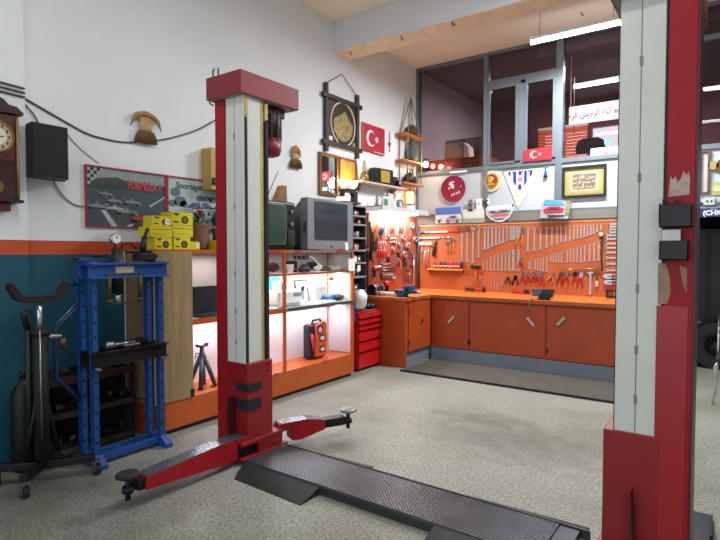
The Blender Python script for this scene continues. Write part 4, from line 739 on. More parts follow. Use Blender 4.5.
# pliers prototypes
def pliers(name,label,cat,group,p0,p1,hc,L=None,jc=None,spread=.035,jaw='flat'):
    (x0,z0),(x1,z1)=p0,p1; L=math.hypot(x1-x0,z1-z0); ang=math.atan2(x0-x1,z0-z1)
    t=thing(name,label,cat,((x0+x1)/2,PY,(z0+z1)/2),0,group); t.rotation_euler=(0,ang,0)
    h=L/2
    b=MB(); b.prism([(-.012,h),(-.003,h),(-.002,h*.55),(.0,h*.45),(-.02,h*.3),(-.024,h*.5),(-.02,h*.75)],-.02,-.006); b.prism([(.012,h),(.003,h),(.002,h*.55),(.0,h*.45),(.02,h*.3),(.024,h*.5),(.02,h*.75)],-.02,-.006); b.cyl((0,-.024,h*.36),(0,-.004,h*.36),.014,seg=12); b.build('jaws',jc or steel,t)
    for s in (-1,1): b=MB(); b.tube([(s*.008,-.012,h*.32),(s*spread*.7,-.012,h*.0),(s*spread,-.012,-h*.45),(s*spread*.75,-.012,-h)],.0075,7); b.build('handle',hc,t)
    return t
hred=mat('handle_red','c01f24',.4,0,.08); horr=mat('handle_orange','e0862a',.45); hblk=mat('handle_black','19191b',.5); hdred=mat('handle_dark_red','7c1a20',.5)
pliers('pliers','long slanted pliers with orange yellow handles on the orange board','pliers',None,T['pl_orange'][0],T['pl_orange'][1],horr)
pliers('pliers','silver nosed pliers with red grips hanging below the orange handled pliers','pliers',None,T['pl_silver'][0],T['pl_silver'][1],hred)
for i,(p,q) in enumerate(T['div']):
    pliers('divider',['small black dividers over the third thin wrench','larger black dividers beside the thin wrenches','black dividers at the start of the red pliers row'][i],'divider','black dividers on the orange board',p,q,hblk,jc=dkm,spread=.045)
for i,(p,q) in enumerate(T['pliers']): pliers('pliers',f'red handled pliers above the grey vise, {ORD[i]} from the black dividers','pliers','red handled pliers above the grey vise',p,q,hred,spread=.028)
lb=['slanted pliers with pale orange grips in the row beside the metal bar','dark red pliers hanging open beside the slanted pale pair','red handled pliers under the middle of the metal bar','red handled pliers with dark jaws under the metal bar','long nosed silver pliers with red grips beside the caliper']
for i,(p,q) in enumerate(T['pliers2']): pliers('pliers',lb[i],'pliers',None,p,q,[horr,hdred,hred,hred,hred][i],jc=[steel,hdred,steel,dkm,chrome][i])
# screwdrivers
def screwdriver(x,zt,zb,zs,cols,label,w=.013):
    t=thing('screwdriver',label,'screwdriver',(x,PY-.045,zs),0,'screwdrivers in the wall rack')
    b=MB(); b.lathe([(w*.6,.01),(w,.02),(w,zt-zs-.02),(w*.8,zt-zs)],(0,0,0),'Z',12); b.m(1); b.lathe([(w*1.05,.035),(w*1.05,.05)],(0,0,0),'Z',12); b.build('handle',cols,t)
    b=MB(); b.cyl((0,0,.01),(0,0,zb-zs+.01),.0035,seg=8); b.box(-.005,.005,-.0015,.0015,zb-zs,zb-zs+.015); b.build('blade',steel,t)
sdc=[hdred,hred,hblk,mat('handle_blue','22306c',.4),hblk,hred,hred,hdred,hred,hred]; sdn=['dark red','red','black','blue','black','red','red','dark red','red','red']
(rx0,rz0),(rx1,rz1)=T['rack']
t=thing('tool_rack','orange wall rack ledge holding red and black screwdrivers','rack',((rx0+rx1)/2,PY,rz0),0)
w_=(rx1-rx0)/2
b=MB(); b.box(-w_,w_,-.08,-.0,-.012,.0,.002); b.box(-w_,w_,-.082,-.078,-.02,.005); b.build('ledge',mat('rack_orange','d9853f',.5),t)
for s in (-1,1): MB().prism([(-.0,-.0),(-.07,-.0),(0,-.06)],s*w_*.95-.004,s*w_*.95+.004,'YZ').build('bracket',dkm,t)
for i,((x,zt),(x2,zb)) in enumerate(T['sd']): screwdriver(x,zt+.0,zb,rz0,[sdc[i],offw],f'{sdn[i]} handled screwdriver in the wall rack, {ORD[i]} from the corner')
screwdriver(T['sdbig'][0][0],T['sdbig'][0][1],T['sdbig'][1][1]-.02,rz0,[mat('handle_dkgreen','15301f',.5),blk],'fat dark green handled screwdriver at the wrench end of the rack',.022)
# hammers and mallets
def hammer(name,label,x,zt,zb,hw,hh,mh,mhan,r=.006,group=None,shape='box',rot=0.):
    t=thing(name,label,'hammer',(x,PY-.02,zt),0,group); t.rotation_euler=(0,rot,0)
    b=MB()
    if shape=='box': b.box(-hw,hw,-.02,.018,-hh,hh,.006)
    elif shape=='round': b.cyl((-hw,0,0),(hw,0,0),hh,seg=16)
    else: b.cyl((-hw,0,0),(-hw*.3,0,0),hh,seg=12); b.box(-hw*.35,hw*.3,-.014,.014,-hh*.9,hh*.9,.003); b.prism([(hw*.3,-hh*.8),(hw,-hh*1.5),(hw,-hh*1.1),(hw*.3,hh*.8)],-.012,.012)
    b.build('head',mh,t)
    MB().cyl((0,0,-hh*.5),(0,0,zb-zt),r*.8,r,seg=10).build('handle',mhan,t); return t
wd=mat('handle_wood','b9803f',.5,0,.15); mw=mat('mallet_white','e6e3d4',.5)
m_=T['mallet']
hammer('mallet','white headed mallet closest to the room corner on the orange board'.replace('closest to','hung beside'),m_[0][0][0],m_[0][0][1],m_[0][0][1]-.32,.05,.022,mw,steel,.005)
hammer('mallet','white headed mallet between the corner mallet and the black brush',m_[1][0][0],m_[1][0][1],m_[1][1][1]-.3,.05,.022,mw,steel,.005)
for i,((x,a),(x2,c)) in enumerate(T['ham']): hammer('claw_hammer',f'small grey hammer above the screwdriver rack, {ORD[i]} from the corner',x,a,c-.03,.035,.013,mat('hammer_grey','6d7078',.35,.7),wd,.006,'small grey hammers above the rack','ball')
(x,a),(x2,c)=T['slide']
t=thing('sliding_t_handle','chrome sliding T handle hanging below the mallets','wrench',(x,PY,a)); MB().cyl((-.055,-.015,0),(.055,-.015,0),.006,seg=8).build('crossbar',chrome,t); MB().cyl((0,-.015,.015),(0,-.015,c-a),.01,.013,seg=10).build('shaft',chrome,t)
(x,a),(x2,c)=T['holster']; 
t=thing('wire_brush','black brush hanging between the mallets and small hammers','brush',((x+x2)/2,PY,(a+c)/2)); t.rotation_euler=(0,math.atan2(x-x2,a-c),0); h=(a-c)/2
b=MB(); b.box(-.022,.022,-.03,-.008,-h,h*.35,.008); b.m(1); b.box(-.02,.02,-.05,-.03,-h*.9,h*.2,.002); b.build('brush_head',[hblk,dkm],t); MB().lathe([(.012,h*.3),(.02,h*.5),(.02,h*.85),(.012,h)],(0,-.018,0),'Z',12).build('handle',mat('brush_grip','3a3030',.5),t)
# long torque wrenches
for i,((x0,a),(x1,c)) in enumerate(T['torque']):
    t=thing('torque_wrench',['long torque wrench with red tip at the top of the orange board near the corner','white torque wrench below the red tipped one near the corner'][i],'torque wrench',(x0,PY,a)); L=x1-x0; t.rotation_euler=(0,-math.atan2(c-a,L),0)
    b=MB(); b.cyl((0,-.018,0),(L*.75,-.018,0),.014,seg=12); b.m(1); b.cyl((L*.75,-.018,0),(L*.97,-.018,0),.008,seg=10); b.build('shaft',[mat('tw_white','e6dfd0',.4),steel if i else hred],t)
    MB().cyl((L*.02,-.018,0),(L*.28,-.018,0),.018,seg=12).build('handle',[steel,steel][i],t); MB().ball((L,-.018,0),.022,(1,.6,1)).build('ratchet_head',[hred,chrome][i],t)
for i,((x0,a),(x1,c)) in enumerate(T['diag']):
    o=MB().cyl((x0,PY-.012,a),(x1,PY-.012,c),.0045,seg=8).ball((x0,PY-.012,a),.007).build('welding_rod',dsteel); tag(o,f'thin metal rod above the longest wrenches, {ORD[i]} from the top of the board','rod','thin rods on the orange board')
# small pieces
(x,a),(x2,c)=T['redh']; t=thing('small_mallet','small red handled mallet at the corner end of the screwdriver rack','mallet',(x,PY,c)); MB().cyl((0,-.02,-.02),(0,-.02,a-c+.03),.009,seg=10).build('handle',hred,t); MB().cyl((-.0,-.02,.0),(.075,-.02,.0),.014,seg=12).build('head',hblk,t)
(x,a),(x2,c)=T['thammer']; hammer('sledge_hammer','black headed hammer hanging head up below the longest wrenches',x,a,c,.075,.019,dkm,wd,.007)
(x,a),(x2,c)=T['hammer2']; hammer('rubber_mallet','red topped thin hammer beside the black headed hammer',x,a,c,.018,.03,hred,steel,.007)
(x,a),(x2,c)=T['hammer3']; t=thing('body_hammer','hammer lying sideways just above the worktop with black grip and head','hammer',(x,PY-.02,a)); L=x2-x
MB().cyl((0,0,0),(L*.45,0,-.004),.015,seg=12).build('grip',hblk,t); MB().cyl((L*.45,0,-.004),(L*.95,0,-.004),.009,seg=10).build('handle',hred,t); MB().box(L*.93,L*1.02,-.018,.018,-.05,.03,.006).build('head',dkm,t)
for i,((x0,a),(x1,c)) in enumerate(T['redhor']):
    t=thing('snips',['upper of two red handled snips lying sideways by the grey vise','lower of two red handled snips lying sideways by the grey vise'][i],'snips',(x0,PY,a)); L=x1-x0; MB().cyl((0,-.015,0),(L*.7,-.015,0),.008,seg=8).build('handle',hred,t); MB().prism([(L*.68,-.01),(L,-.004),(L,.006),(L*.68,.012)],-.02,-.006).build('blade',dkm,t)
(x,a),(x2,c)=T['caliper']; t=thing('caliper','silver vernier caliper hanging under the metal bar','caliper',(x,PY,a)); MB().box(-.012,.012,-.012,-.004,c-a,0,.001).build('beam',chrome,t); MB().prism([(-.04,.0),(.04,.0),(.03,-.02),(.012,-.02),(.012,-.06),(-.012,-.06),(-.012,-.02),(-.03,-.02)],-.02,-.003).build('jaws',chrome,t)
(x,a),(x2,c)=T['brush']; t=thing('scraper','small scraper with brown blade and white end beside the caliper','scraper',(x,PY,a)); MB().box(-.012,.012,-.014,-.004,(c-a)*.6,0,.002).build('blade',mat('scraper_brown','6a3226',.5),t); MB().box(-.018,.018,-.02,-.002,c-a,(c-a)*.55,.005).build('handle',mat('scraper_white','c9bfae',.6),t)
(x0,a),(x1,c)=T['bar']; o=MB().cyl((x0,PY-.02,a-.004),(x0*.6+x1*.4,PY-.02,a+.01),.008,seg=10).cyl((x0*.6+x1*.4,PY-.02,a+.01),(x1,PY-.02,c),.01,seg=10).build('pry_bar',mat('bar_brass','a4805a',.35,.7)); tag(o,'long pale metal pry bar lying sideways above the pliers','bar')
(x0,a),(x1,c)=T['gauge']; t=thing('tyre_gauge','round dial tyre gauge with a long black hose at the board end','gauge',(x0,PY,a)); MB().cyl((0,-.04,0),(0,-.01,0),.032,seg=20).build('dial_case',steel,t); MB().cyl((0,-.043,0),(0,-.04,0),.027,seg=20).build('dial',mat('dial_olive','b5b49a',.5),t); MB().tube([(0,-.02,-.03),(.012,-.02,-.12),(.0,-.02,-.24),(x1-x0,-.02,c-a),(x1-x0-.02,-.02,c-a-.01)],.009).build('hose',mat('hose_red','3b1518',.5),t)
for i,((x0,a),(x1,c)) in enumerate(T['ringpl']):
    t=thing('locking_pliers',['upper silver locking pliers laid sideways under the sideways wrenches','lower silver locking pliers laid sideways under the sideways wrenches'][i],'pliers',(x0,PY,a)); MB().prism([(0,0),(.03,.03),(.1,.03),(.11,.008),(.05,.004),(.05,-.004),(.11,-.008),(.1,-.03),(.03,-.03)],-.03,-.006).build('jaws',chrome,t); MB().tube([(.1,-.015,.016),(.2,-.015,.028),(.27,-.015,.02)],.009,7).build('handle',chrome,t); MB().tube([(.1,-.015,-.016),(.2,-.015,-.022),(.27,-.015,-.012)],.009,7).build('handle',chrome,t)
def cclamp(label,cx,cz,w,h,y,rz=0.,loc=None,m_=None,group=None):
    t=thing('c_clamp',label,'clamp',loc or (cx,y,cz),rz,group); b=MB(); b.prism([(-w/2,h/2),(w/2,h/2),(w/2,h/2-.014),(-w/2+.014,h/2-.014),(-w/2+.014,-h/2+.014),(w/2,-h/2+.014),(w/2,-h/2),(-w/2,-h/2)],-.022,-.004); b.build('frame',m_ or dkm,t); b=MB(); b.cyl((w/2-.012,-.013,-h/2-.03),(w/2-.012,-.013,h*.2),.006,seg=8); b.cyl((w/2-.035,-.013,-h/2-.03),(w/2+.012,-.013,-h/2-.03),.004,seg=8); b.build('screw',steel,t); return t
(x0,a),(x1,c)=T['cclamp']; cclamp('dark C clamp hanging at the board end above the worktop',(x0+x1)/2,(a+c)/2,abs(x1-x0),abs(a-c)-.02,PY)
# corner board tools: local x along wall
WPX=-4.11
def wl(y,z,x=WPX): return (x,y,z)
C=T['C']; Dd=T['D']
for i,(p,q) in enumerate(C['wr']):
    o=wrench([WM,WD,WX_][i%3],0,p[1],q[1],f'shiny wrench on the crowded corner board, {ORD[i]} from the television end'.replace('end','side'),'wrenches on the corner board'); o.location=wl(p[0],p[1]); o.rotation_euler=(0,0,PI/2); o.scale=(.22,.22,p[1]-q[1])
for i,(p,q) in enumerate(C['redh']):
    t=thing('screwdriver',f'long red handled screwdriver upside down on the corner board, {ORD[i]} from the trowel','screwdriver',wl(p[0],q[1]),PI/2,'red screwdrivers on the corner board'); L=p[1]-q[1]
    MB().lathe([(.009,0),(.014,.01),(.014,L*.45),(.008,L*.5)],(0,-.02,0),'Z',10).build('handle',hred,t); MB().cyl((0,-.02,L*.45),(0,-.02,L),.004,seg=8).build('blade',steel,t)
for i,(y,z) in enumerate(C['chrome']):
    kinds=['chrome pipe clamp ring','chrome hose clamp','round chrome mirror','chrome socket','pale metal ring','steel pulley','green and chrome round magnifier','small chrome flange']; 
    t=thing(['clamp_ring','hose_clamp','inspection_mirror','socket','metal_ring','pulley','magnifier','flange'][i],f'{kinds[i]} hanging on the crowded corner board','tool',wl(y,z),PI/2,'round chrome tools on the corner board')
    r=[.045,.042,.05,.03,.03,.04,.05,.03][i]
    MB().ring(0,0,r*.6,r,-.035,-.006,20).build('rim',chrome,t); 
    if i in (2,6,5): MB().disc(0,0,r*.6,-.02,-.012).build('centre',[dkm,mat('magn_green','3e7a5c',.3)][i==6],t)
    MB().cyl((r*.6,-.02,-r*.8),(r*1.4,-.02,-r*2.2),.006,seg=8).build('handle',steel,t)
for i,(p,q) in enumerate(C['boxes']):
    t=thing('socket_rail',['upper white rail of sockets on the corner board','lower white rail of sockets on the corner board'][i],'socket set',wl((p[0]+q[0])/2,(p[1]+q[1])/2),PI/2); MB().box(-.075,.075,-.012,-.002,-.012,.012,.002).build('rail',white,t)
    for k in range(4): MB().cyl((-.055+k*.036,-.035,0),(-.055+k*.036,-.01,0),.012,seg=12).build('socket',chrome,t)
for i,(p,q) in enumerate(C['dark']+Dd['dk']):
    a=math.atan2(p[0]-q[0],p[1]-q[1]); L=math.hypot(p[0]-q[0],p[1]-q[1])
    t=thing('ratchet_handle',f'dark ratchet or driver on the corner board, {ORD[i]} counted down the board','tool',wl((p[0]+q[0])/2,(p[1]+q[1])/2),PI/2,'dark ratchets on the corner board'); t.rotation_euler=(0,0,PI/2)
    R_=Matrix.Rotation(a,3,'Y')
    b=MB(); b.box(-.012,.012,-.025,-.006,-L/2,L/2,.005,rot=R_,at=(0,0,0)); b.build('handle',dkm,t); MB().disc(math.sin(a)*L/2,math.cos(a)*L/2,.022,-.032,-.006,14).build('head',steel,t)
p,q=C['hose']; o=MB().tube([(0,0,0),(-.03,-.01,-.02),(-.09,-.02,-.08),(-.13,-.01,-.16),(-.15,0,-.25)],[.02,.03,.035,.03,.018]).build('leather_belt',mat('belt_orange','c7713a',.6)); o.location=wl(p[0]+.02,p[1],-4.03); o.rotation_euler=(0,0,PI/2); tag(o,'orange leather belt loop hanging at the television side of the corner board','belt')
p,q=C['blue']; o=MB().lump((0,0,0),.055,(.8,.5,1.3),.25,seed=50).build('blue_cloth',mat('navy_cloth','2f4f7c')); o.location=wl(6.2,1.80,-4.05); tag(o,'blue rag hanging on the corner board beside the orange belt','cloth')
o=MB().prism([(-.03,.06),(.03,.06),(.05,-.02),(.04,-.1),(0,-.13),(-.04,-.1),(-.05,-.02)],-.02,-.006).cyl((0,-.013,.05),(0,-.013,.12),.01,seg=8).build('trowel',dkm); o.location=wl(6.13,1.63); o.rotation_euler=(0,0,PI/2); tag(o,'black broad trowel hanging below the orange belt','trowel')
o=MB().tube([(0,0,.1),(-.02,-.02,0),(0,-.02,-.2),(.02,0,-.42)],.022).m(0).build('rubber_hose',mat('hose_black','15161b',.5)); o.location=wl(5.985,1.80,-4.085); o.rotation_euler=(0,0,PI/2); tag(o,'thick black rubber hose hanging at the corner board edge','hose')
(p,q)=Dd['gun']; t=thing('heat_gun','orange and black gun shaped tool hanging low on the corner board','heat gun',wl(6.1,1.25),PI/2); MB().cyl((-.06,-.04,.02),(.08,-.04,.035),.026,.022,seg=14).m(1).cyl((.08,-.04,.035),(.13,-.04,.04),.018,seg=12).build('body',[mat('gun_orange','b8683a',.5),steel],t); MB().box(-.05,-.01,-.055,-.025,-.1,.02,.008).build('grip',dkm,t)
(p,q)=Dd['clamps'][0]; cclamp('large dark clamp frame hanging low on the corner board beside the pipe',0,0,.19,.17,0,PI/2,wl(7.0,1.15),dsteel)
for i,(p,q) in enumerate(Dd['sock']): 
    o=MB().cyl((0,-.015,0),(0,-.015,q[1]-p[1]),.012,seg=10).cyl((0,-.015,0),(0,-.015,.012),.016,seg=10).build('long_socket',[steel,mat('brass_socket','8e7a4a',.4,.7)][i]); o.location=wl(*p); o.rotation_euler=(0,0,PI/2); tag(o,['grey long socket hanging low on the corner board','brass long socket hanging low on the corner board'][i],'socket')
p,q=Dd['bar']; o=MB().cyl((0,-.02,p[1]-q[1]),(0,-.02,.01),.01,seg=10).box(-.018,.018,-.03,-.01,p[1]-q[1]-.02,p[1]-q[1]+.05,.004).build('breaker_bar',chrome); o.location=wl(7.2,.91); o.rotation_euler=(0,0,PI/2); tag(o,'long chrome breaker bar standing at the corner pipe','bar')
t=thing('driver_bit_case','open dark red bit case hanging low on the corner board','case',wl(6.42,1.15),PI/2); MB().box(-.14,.14,-.03,-.004,-.045,.045,.004).build('case',mat('case_dkred','5c2422',.5),t)
for k in range(8): MB().cyl((-.115+k*.033,-.034,-.03),(-.115+k*.033,-.034,.03),.006,seg=8).build('bit',steel,t)
for i,(p,q) in enumerate(Dd['rods']):
    o=MB().cyl((0,-.014,0),(q[0]-p[0],-.014,q[1]-p[1]),.007,seg=8).box(-.01,.02,-.024,-.004,-.012,.012,.003).build('extension_bar',dsteel); o.location=wl(*p); o.rotation_euler=(0,0,PI/2); tag(o,f'dark extension bar laid sideways on the corner board, {ORD[i]} of three','bar','extension bars on the corner board')
random.seed(21)
k=0
for ri,(zz,rn) in enumerate(((1.84,'top'),(1.70,'upper'),(1.54,'middle'),(1.43,'fourth'),(1.32,'lowest'))):
    c=0
    for yy in (6.12,6.24,6.36,6.48,6.60,6.72,6.84,6.96,7.08,7.18):
        if random.random()<(.35 if ri<2 else .3): continue
        y=yy+random.uniform(-.03,.03); z=zz+random.uniform(-.02,.02)
        if (k*7)%5<3:
            o=wrench([WDk,WD][k%3==0],0,z+.05,z-.06,f'short open wrench in the {rn} row of small tools on the corner board, {ORD[c]} across','small tools on the corner board',name='open_end_wrench'); o.location=wl(y,z+.05); o.rotation_euler=(0,0,PI/2); o.scale=(.16,.16,.11)
        else: pl=pliers('pliers',f'small pliers in the {rn} row of small tools on the corner board, {ORD[c]} across','pliers','small tools on the corner board',(0,.06),(0,-.06),[hred,hblk,hdred][k%3]); pl.location=wl(y,z); pl.rotation_euler=(0,0,PI/2)
        k+=1; c+=1

# ------------------------------------------------------------ on the benches
t=thing('bench_vise','blue bench vise at the outer corner of the worktop','vise',(-3.50,6.03,.906),PI/2)
bv=mat('vise_blue','1d4a78',.4,.2,.15)
b=MB(); b.cyl((0,.1,0),(0,.1,.03),.08,seg=20); b.box(-.07,.07,.0,.18,.03,.09,.012); b.box(-.075,.075,.0,.04,.08,.15,.006); b.build('body',bv,t)
b=MB(); b.box(-.05,.05,-.12,.0,.045,.09,.008); b.box(-.075,.075,-.06,-.02,.06,.15,.006); b.build('sliding_jaw',bv,t)
b=MB(); b.box(-.078,.078,-.022,-.015,.12,.155,.002); b.box(-.078,.078,-.004,.003,.12,.155,.002); b.build('jaw_plate',steel,t)
b=MB(); b.cyl((0,-.16,.065),(0,-.1,.065),.018,seg=12); b.cyl((0.0,-.15,.065),(0.0,-.15,-.16),.006,seg=8); b.ball((0,-.15,-.165),.012); b.ball((0,-.15,.075),.012); b.build('handle_bar',steel,t)
o=MB().cyl((0,0,0),(.40,0,0),.028,.022,seg=16).m(1).cyl((.06,0,0),(.09,0,0),.031,seg=16).build('plastic_pipe',[mat('pipe_pale','c8cdd0',.4),steel]); o.location=(-3.98,5.98,.986-.05); o.rotation_euler=(0,.0,.02); tag(o,'pale grey plastic pipe lying across the bench behind the blue vise','pipe')
t=thing('bench_grinder','black bench grinder on the worktop below the corner board','grinder',(-4.0,6.0,.906),PI/2)
t.location=(-4.02,6.04,.906)
b=MB(); b.box(-.09,.09,-.06,.06,0,.03,.006); b.cyl((-.07,0,.09),(.07,0,.09),.055,seg=20); b.box(-.04,.04,-.04,.04,.02,.08); b.build('motor_body',blk,t)
for s in (-1,1): b=MB(); b.cyl((s*.08,0,.09),(s*.11,0,.09),.06,seg=20); b.build('guard',dkm,t); b=MB(); b.cyl((s*.085,-.01,.09),(s*.105,-.01,.09),.056,seg=20); b.build('grinding_wheel',steel,t)
t=thing('cordless_drill','red and black cordless drill standing on the worktop under the corner board','drill',(-3.98,6.25,.906),PI/2)
b=MB(); b.box(-.04,.04,-.035,.035,0,.045,.008); b.prism([(-.02,.04),(.02,.04),(.03,.12),(-.015,.12)],-.02,.02); b.build('grip',blk,t)
b=MB(); b.cyl((-.06,0,.15),(.05,0,.15),.033,.03,seg=16); b.build('motor_body',hred,t); b=MB(); b.cyl((.05,0,.15),(.1,0,.15),.02,.014,seg=14); b.build('chuck',dkm,t)
t=thing('bench_vise','dark grey vise on the edge of the long worktop above the middle door','vise',(-1.93,6.56,.906),PI/2*0-.0)
vg=mat('vise_grey','3a3d42',.4,.5,.2)
b=MB(); b.cyl((.0,.08,0),(.0,.08,.025),.075,seg=20); b.box(-.05,.1,.02,.14,.025,.08,.012); b.prism([(.0,.07),(.11,.08),(.11,.13),(-.01,.13)],.0,.15); b.build('body',vg,t)
b=MB(); b.prism([(-.1,.04),(-.02,.04),(-.015,.13),(-.13,.13),(-.14,.11)],.02,.14); b.build('sliding_jaw',mat('vise_grey_light','6c7076',.35,.6),t)
b=MB(); b.box(-.02,.0,.0,.15,.1,.135,.002); b.build('jaw_plate',steel,t)
b=MB(); b.cyl((-.1,.02,.06),(-.1,-.085,.06),.014,seg=12); b.cyl((-.1,-.085,.07),(-.17,-.09,-.2),.006,seg=8); b.ball((-.1,-.085,.075),.01); b.build('handle_bar',steel,t)
# ------------------------------------------------------------ left wall objects; local x = along the wall, -y = into the room
def WL(name,label,cat,y,z,group=None,x=-4.149): return thing(name,label,cat,(x,y,z),PI/2,group)
# pendulum clock on the pillar
t=WL('wall_clock','carved red brown pendulum wall clock hanging on the pillar','clock',1.475,1.80,x=-4.099)
cw=wood('clock_wood','431a12','5c2418',2,'Z',.35); cwd=mat('clock_dark','2a100c',.4)
b=MB(); b.box(-.14,.14,-.11,0,.05,.62,.006); b.m(1); b.box(-.16,.16,-.125,0,.03,.05,.004); b.box(-.165,.165,-.13,0,.62,.645,.004); b.m(0); b.box(-.09,.09,-.1,0,-.03,.03,.01); b.build('case',[cw,cwd],t)
b=MB(); b.prism([(-.16,.645),(.16,.645),(.13,.675),(.08,.68),(.05,.71),(0,.73),(-.05,.71),(-.08,.68),(-.13,.675)],-.12,-.09); b.build('crest',cwd,t)
b=MB(); b.cyl((0,-.118,.46),(0,-.11,.46),.098,seg=32); d=b.build('dial',mat('dial_gold','b0a987',.4,.3,.1),t)
b=MB(); b.ring(0,.46,.096,.108,-.125,-.11,32); b.m(1); b.disc(0,.46,.06,-.121,-.118); 
for k in range(12): a=k*PI/6; b.m(2); b.box(.078*math.sin(a)-.004,.078*math.sin(a)+.004,-.121,-.118,.46+.078*math.cos(a)-.01,.46+.078*math.cos(a)+.01)
b.box(-.003,.003,-.124,-.121,.46,.53); b.box(-.003,.045,-.124,-.121,.457,.463); b.build('hands_and_bezel',[mat('brass','8e7436',.3,.8),mat('dial_white','d6d4c6',.5),blk],d)
MB().box(-.11,.11,-.113,-.110,.07,.31,.001).build('door_glass',mat('dark_glass','3a2c26',.1),t)
b=MB(); b.cyl((0,-.116,.3),(0,-.116,.16),.004,seg=8); b.cyl((0,-.12,.13),(0,-.114,.13),.04,seg=24); b.build('pendulum',mat('brass','8e7436'),t)
b=MB(); 
for s in (-1,1): b.cyl((s*.128,-.12,.07),(s*.128,-.12,.6),.009,seg=10)
b.build('column',mat('clock_pale','8c7350',.4),t)
# loudspeaker
t=thing('loudspeaker','black wall loudspeaker mounted beside the pillar and clock','loudspeaker',(-4.149,1.845,2.02),PI/2)
b=MB(); b.prism([(-.02,-.04),(.12,-.04),(.075,-.2),(-.165,-.2),(-.15,-.07)],.0,.37,'XY'); b.build('cabinet',mat('speaker_black','191b1f',.6,0,.15,20),t)
b=MB(); b.prism([(.07,-.206),(-.16,-.206),(-.16,-.2),(.07,-.2)],.012,.36,'XY'); b.build('grille',mat('grille_black','14161a',.8,0,.3,60),t)
b=MB(); b.box(-.03,.03,-.05,-.0,.1,.26,.003); b.build('bracket',dkm,t)
# cables
def cable(label,pts,r=.006,x=-4.142,m_=None,name='wall_cable'):
    P=[Vector((x,p[0],p[1])) for p in pts]; Q=[]
    for i in range(len(P)-1):
        p0=P[max(i-1,0)];p1=P[i];p2=P[i+1];p3=P[min(i+2,len(P)-1)]
        for k in range(6):
            u=k/6; Q.append(.5*((2*p1)+(-p0+p2)*u+(2*p0-5*p1+4*p2-p3)*u*u+(-p0+3*p1-3*p2+p3)*u*u*u))
    Q.append(P[-1]); o=MB().tube(Q,r,6).build(name,m_ or mat('cable_grey','4a4d46',.6)); tag(o,label,'cable'); return o
cable('dark cable sagging along the wall from the pillar to the lift post',((1.71,2.59),(1.86,2.53),(2.036,2.461),(2.15,2.42),(2.267,2.403),(2.45,2.40),(2.615,2.429),(2.78,2.47),(2.96,2.532),(3.2,2.64),(3.41,2.77)),.007)
for i,z in enumerate((2.655,2.625,2.595)): cable(['highest','middle','lowest'][i]+' of three cables running across the pillar above the clock',((.9,z+.0),(1.3,z-.0),(1.70,z-.015)),.007,-4.09)
cable('thin pair of cables dropping from the pillar to the loudspeaker',((1.715,2.55),(1.78,2.48),(1.82,2.40)),.005,-4.14)
cable('pale thin wire crossing down from the loudspeaker to the posters',((2.0,2.40),(2.1,2.3),(2.25,2.2)),.0035,-4.145,mat('wire_pale','a3a7a8',.6))
cable('grey cable loop curling from under the loudspeaker to the racing poster',((1.9,2.03),(1.96,1.93),(2.05,1.86),(2.14,1.85)),.006,-4.142,mat('wire_mid','85898c',.6))
o=MB().ball((-4.146,1.99,2.26),.006).build('wall_nail',dkm); tag(o,'small nail in the wall between loudspeaker and poster','nail')
# posters
pr=mat('poster_red','9e2233',.45)
def pfr(t,w,h,m_,d=.02,f=.012):
    b=MB(); b.box(-w/2,w/2,-d,0,-h/2,-h/2+f); b.box(-w/2,w/2,-d,0,h/2-f,h/2); b.box(-w/2,-w/2+f,-d,0,-h/2+f,h/2-f); b.box(w/2-f,w/2,-d,0,-h/2+f,h/2-f); return b.build('frame',m_,t)
t=WL('racing_poster','red framed poster of racing cars with a chequered flag corner and red title','poster',2.495,1.935)
pfr(t,.72,.485,pr)
b=MB(); b.box(-.35,.35,-.008,-.002,-.235,.235); 
y0=-.0105
b.m(1); b.box(-.348,.348,-.0095,-.0075,.12,.232)                    # sky
b.m(2); b.prism([(-.348,.10),(-.25,.15),(-.1,.17),(.05,.13),(.348,.14),(.348,.07),(-.348,.07)],-.0105,-.009)   # hills
b.m(3); b.prism([(-.348,.07),(.348,.06),(.348,.13),(.02,.14)],-.0112,-.010)
b.m(4); b.prism([(-.348,-.233),(.348,-.233),(.348,.06),(-.1,.075),(-.348,.04)],-.0118,-.010)
b.m(5); b.prism([(-.24,-.1),(-.2,-.1),(-.1,-.23),(-.15,-.23)],-.0125,-.0115); b.prism([(.19,-.04),(.348,.05),(.348,.04),(.2,-.055)],-.0125,-.0115); b.prism([(.0,-.21),(.05,-.2),(.02,-.23),(-.02,-.23)],-.0125,-.0115)
for k,(cx,cz,s,ci) in enumerate(((-.2,.03,.7,6),(-.13,-.02,.8,6),(-.27,-.07,1.,6),(-.12,-.08,.9,7),(.03,-.02,.9,6),(-.02,-.10,1.1,6),(.14,-.15,1.5,8))):
    d=.0004*k
    b.m(9); 
    for wx in (-.06,.05): b.disc(cx+wx*s,cz-.012*s,.02*s,-.014-d,-.0125-d,12)
    b.m(ci); b.prism([(cx-.075*s,cz-.012*s),(cx+.08*s,cz-.02*s),(cx+.085*s,cz),(cx+.02*s,cz+.01*s),(cx,cz+.03*s),(cx-.02*s,cz+.01*s),(cx-.07*s,cz+.005*s)],-.0147-d,-.0137-d); b.prism([(cx-.09*s,cz+.02*s),(cx-.06*s,cz+.02*s),(cx-.06*s,cz+.028*s),(cx-.09*s,cz+.03*s)],-.0147-d,-.0137-d); b.prism([(cx+.07*s,cz-.03*s),(cx+.1*s,cz-.03*s),(cx+.1*s,cz-.02*s),(cx+.07*s,cz-.02*s)],-.0147-d,-.0137-d)
for i in range(5):
    for j in range(5):
        if i+j<5: b.m(9 if (i+j)%2 else 5); x=-.345+i*.026; z=.23-j*.028; b.prism([(x,z-.012),(x+.014,z),(x+.028,z-.014),(x+.013,z-.027)],-.013,-.0115)
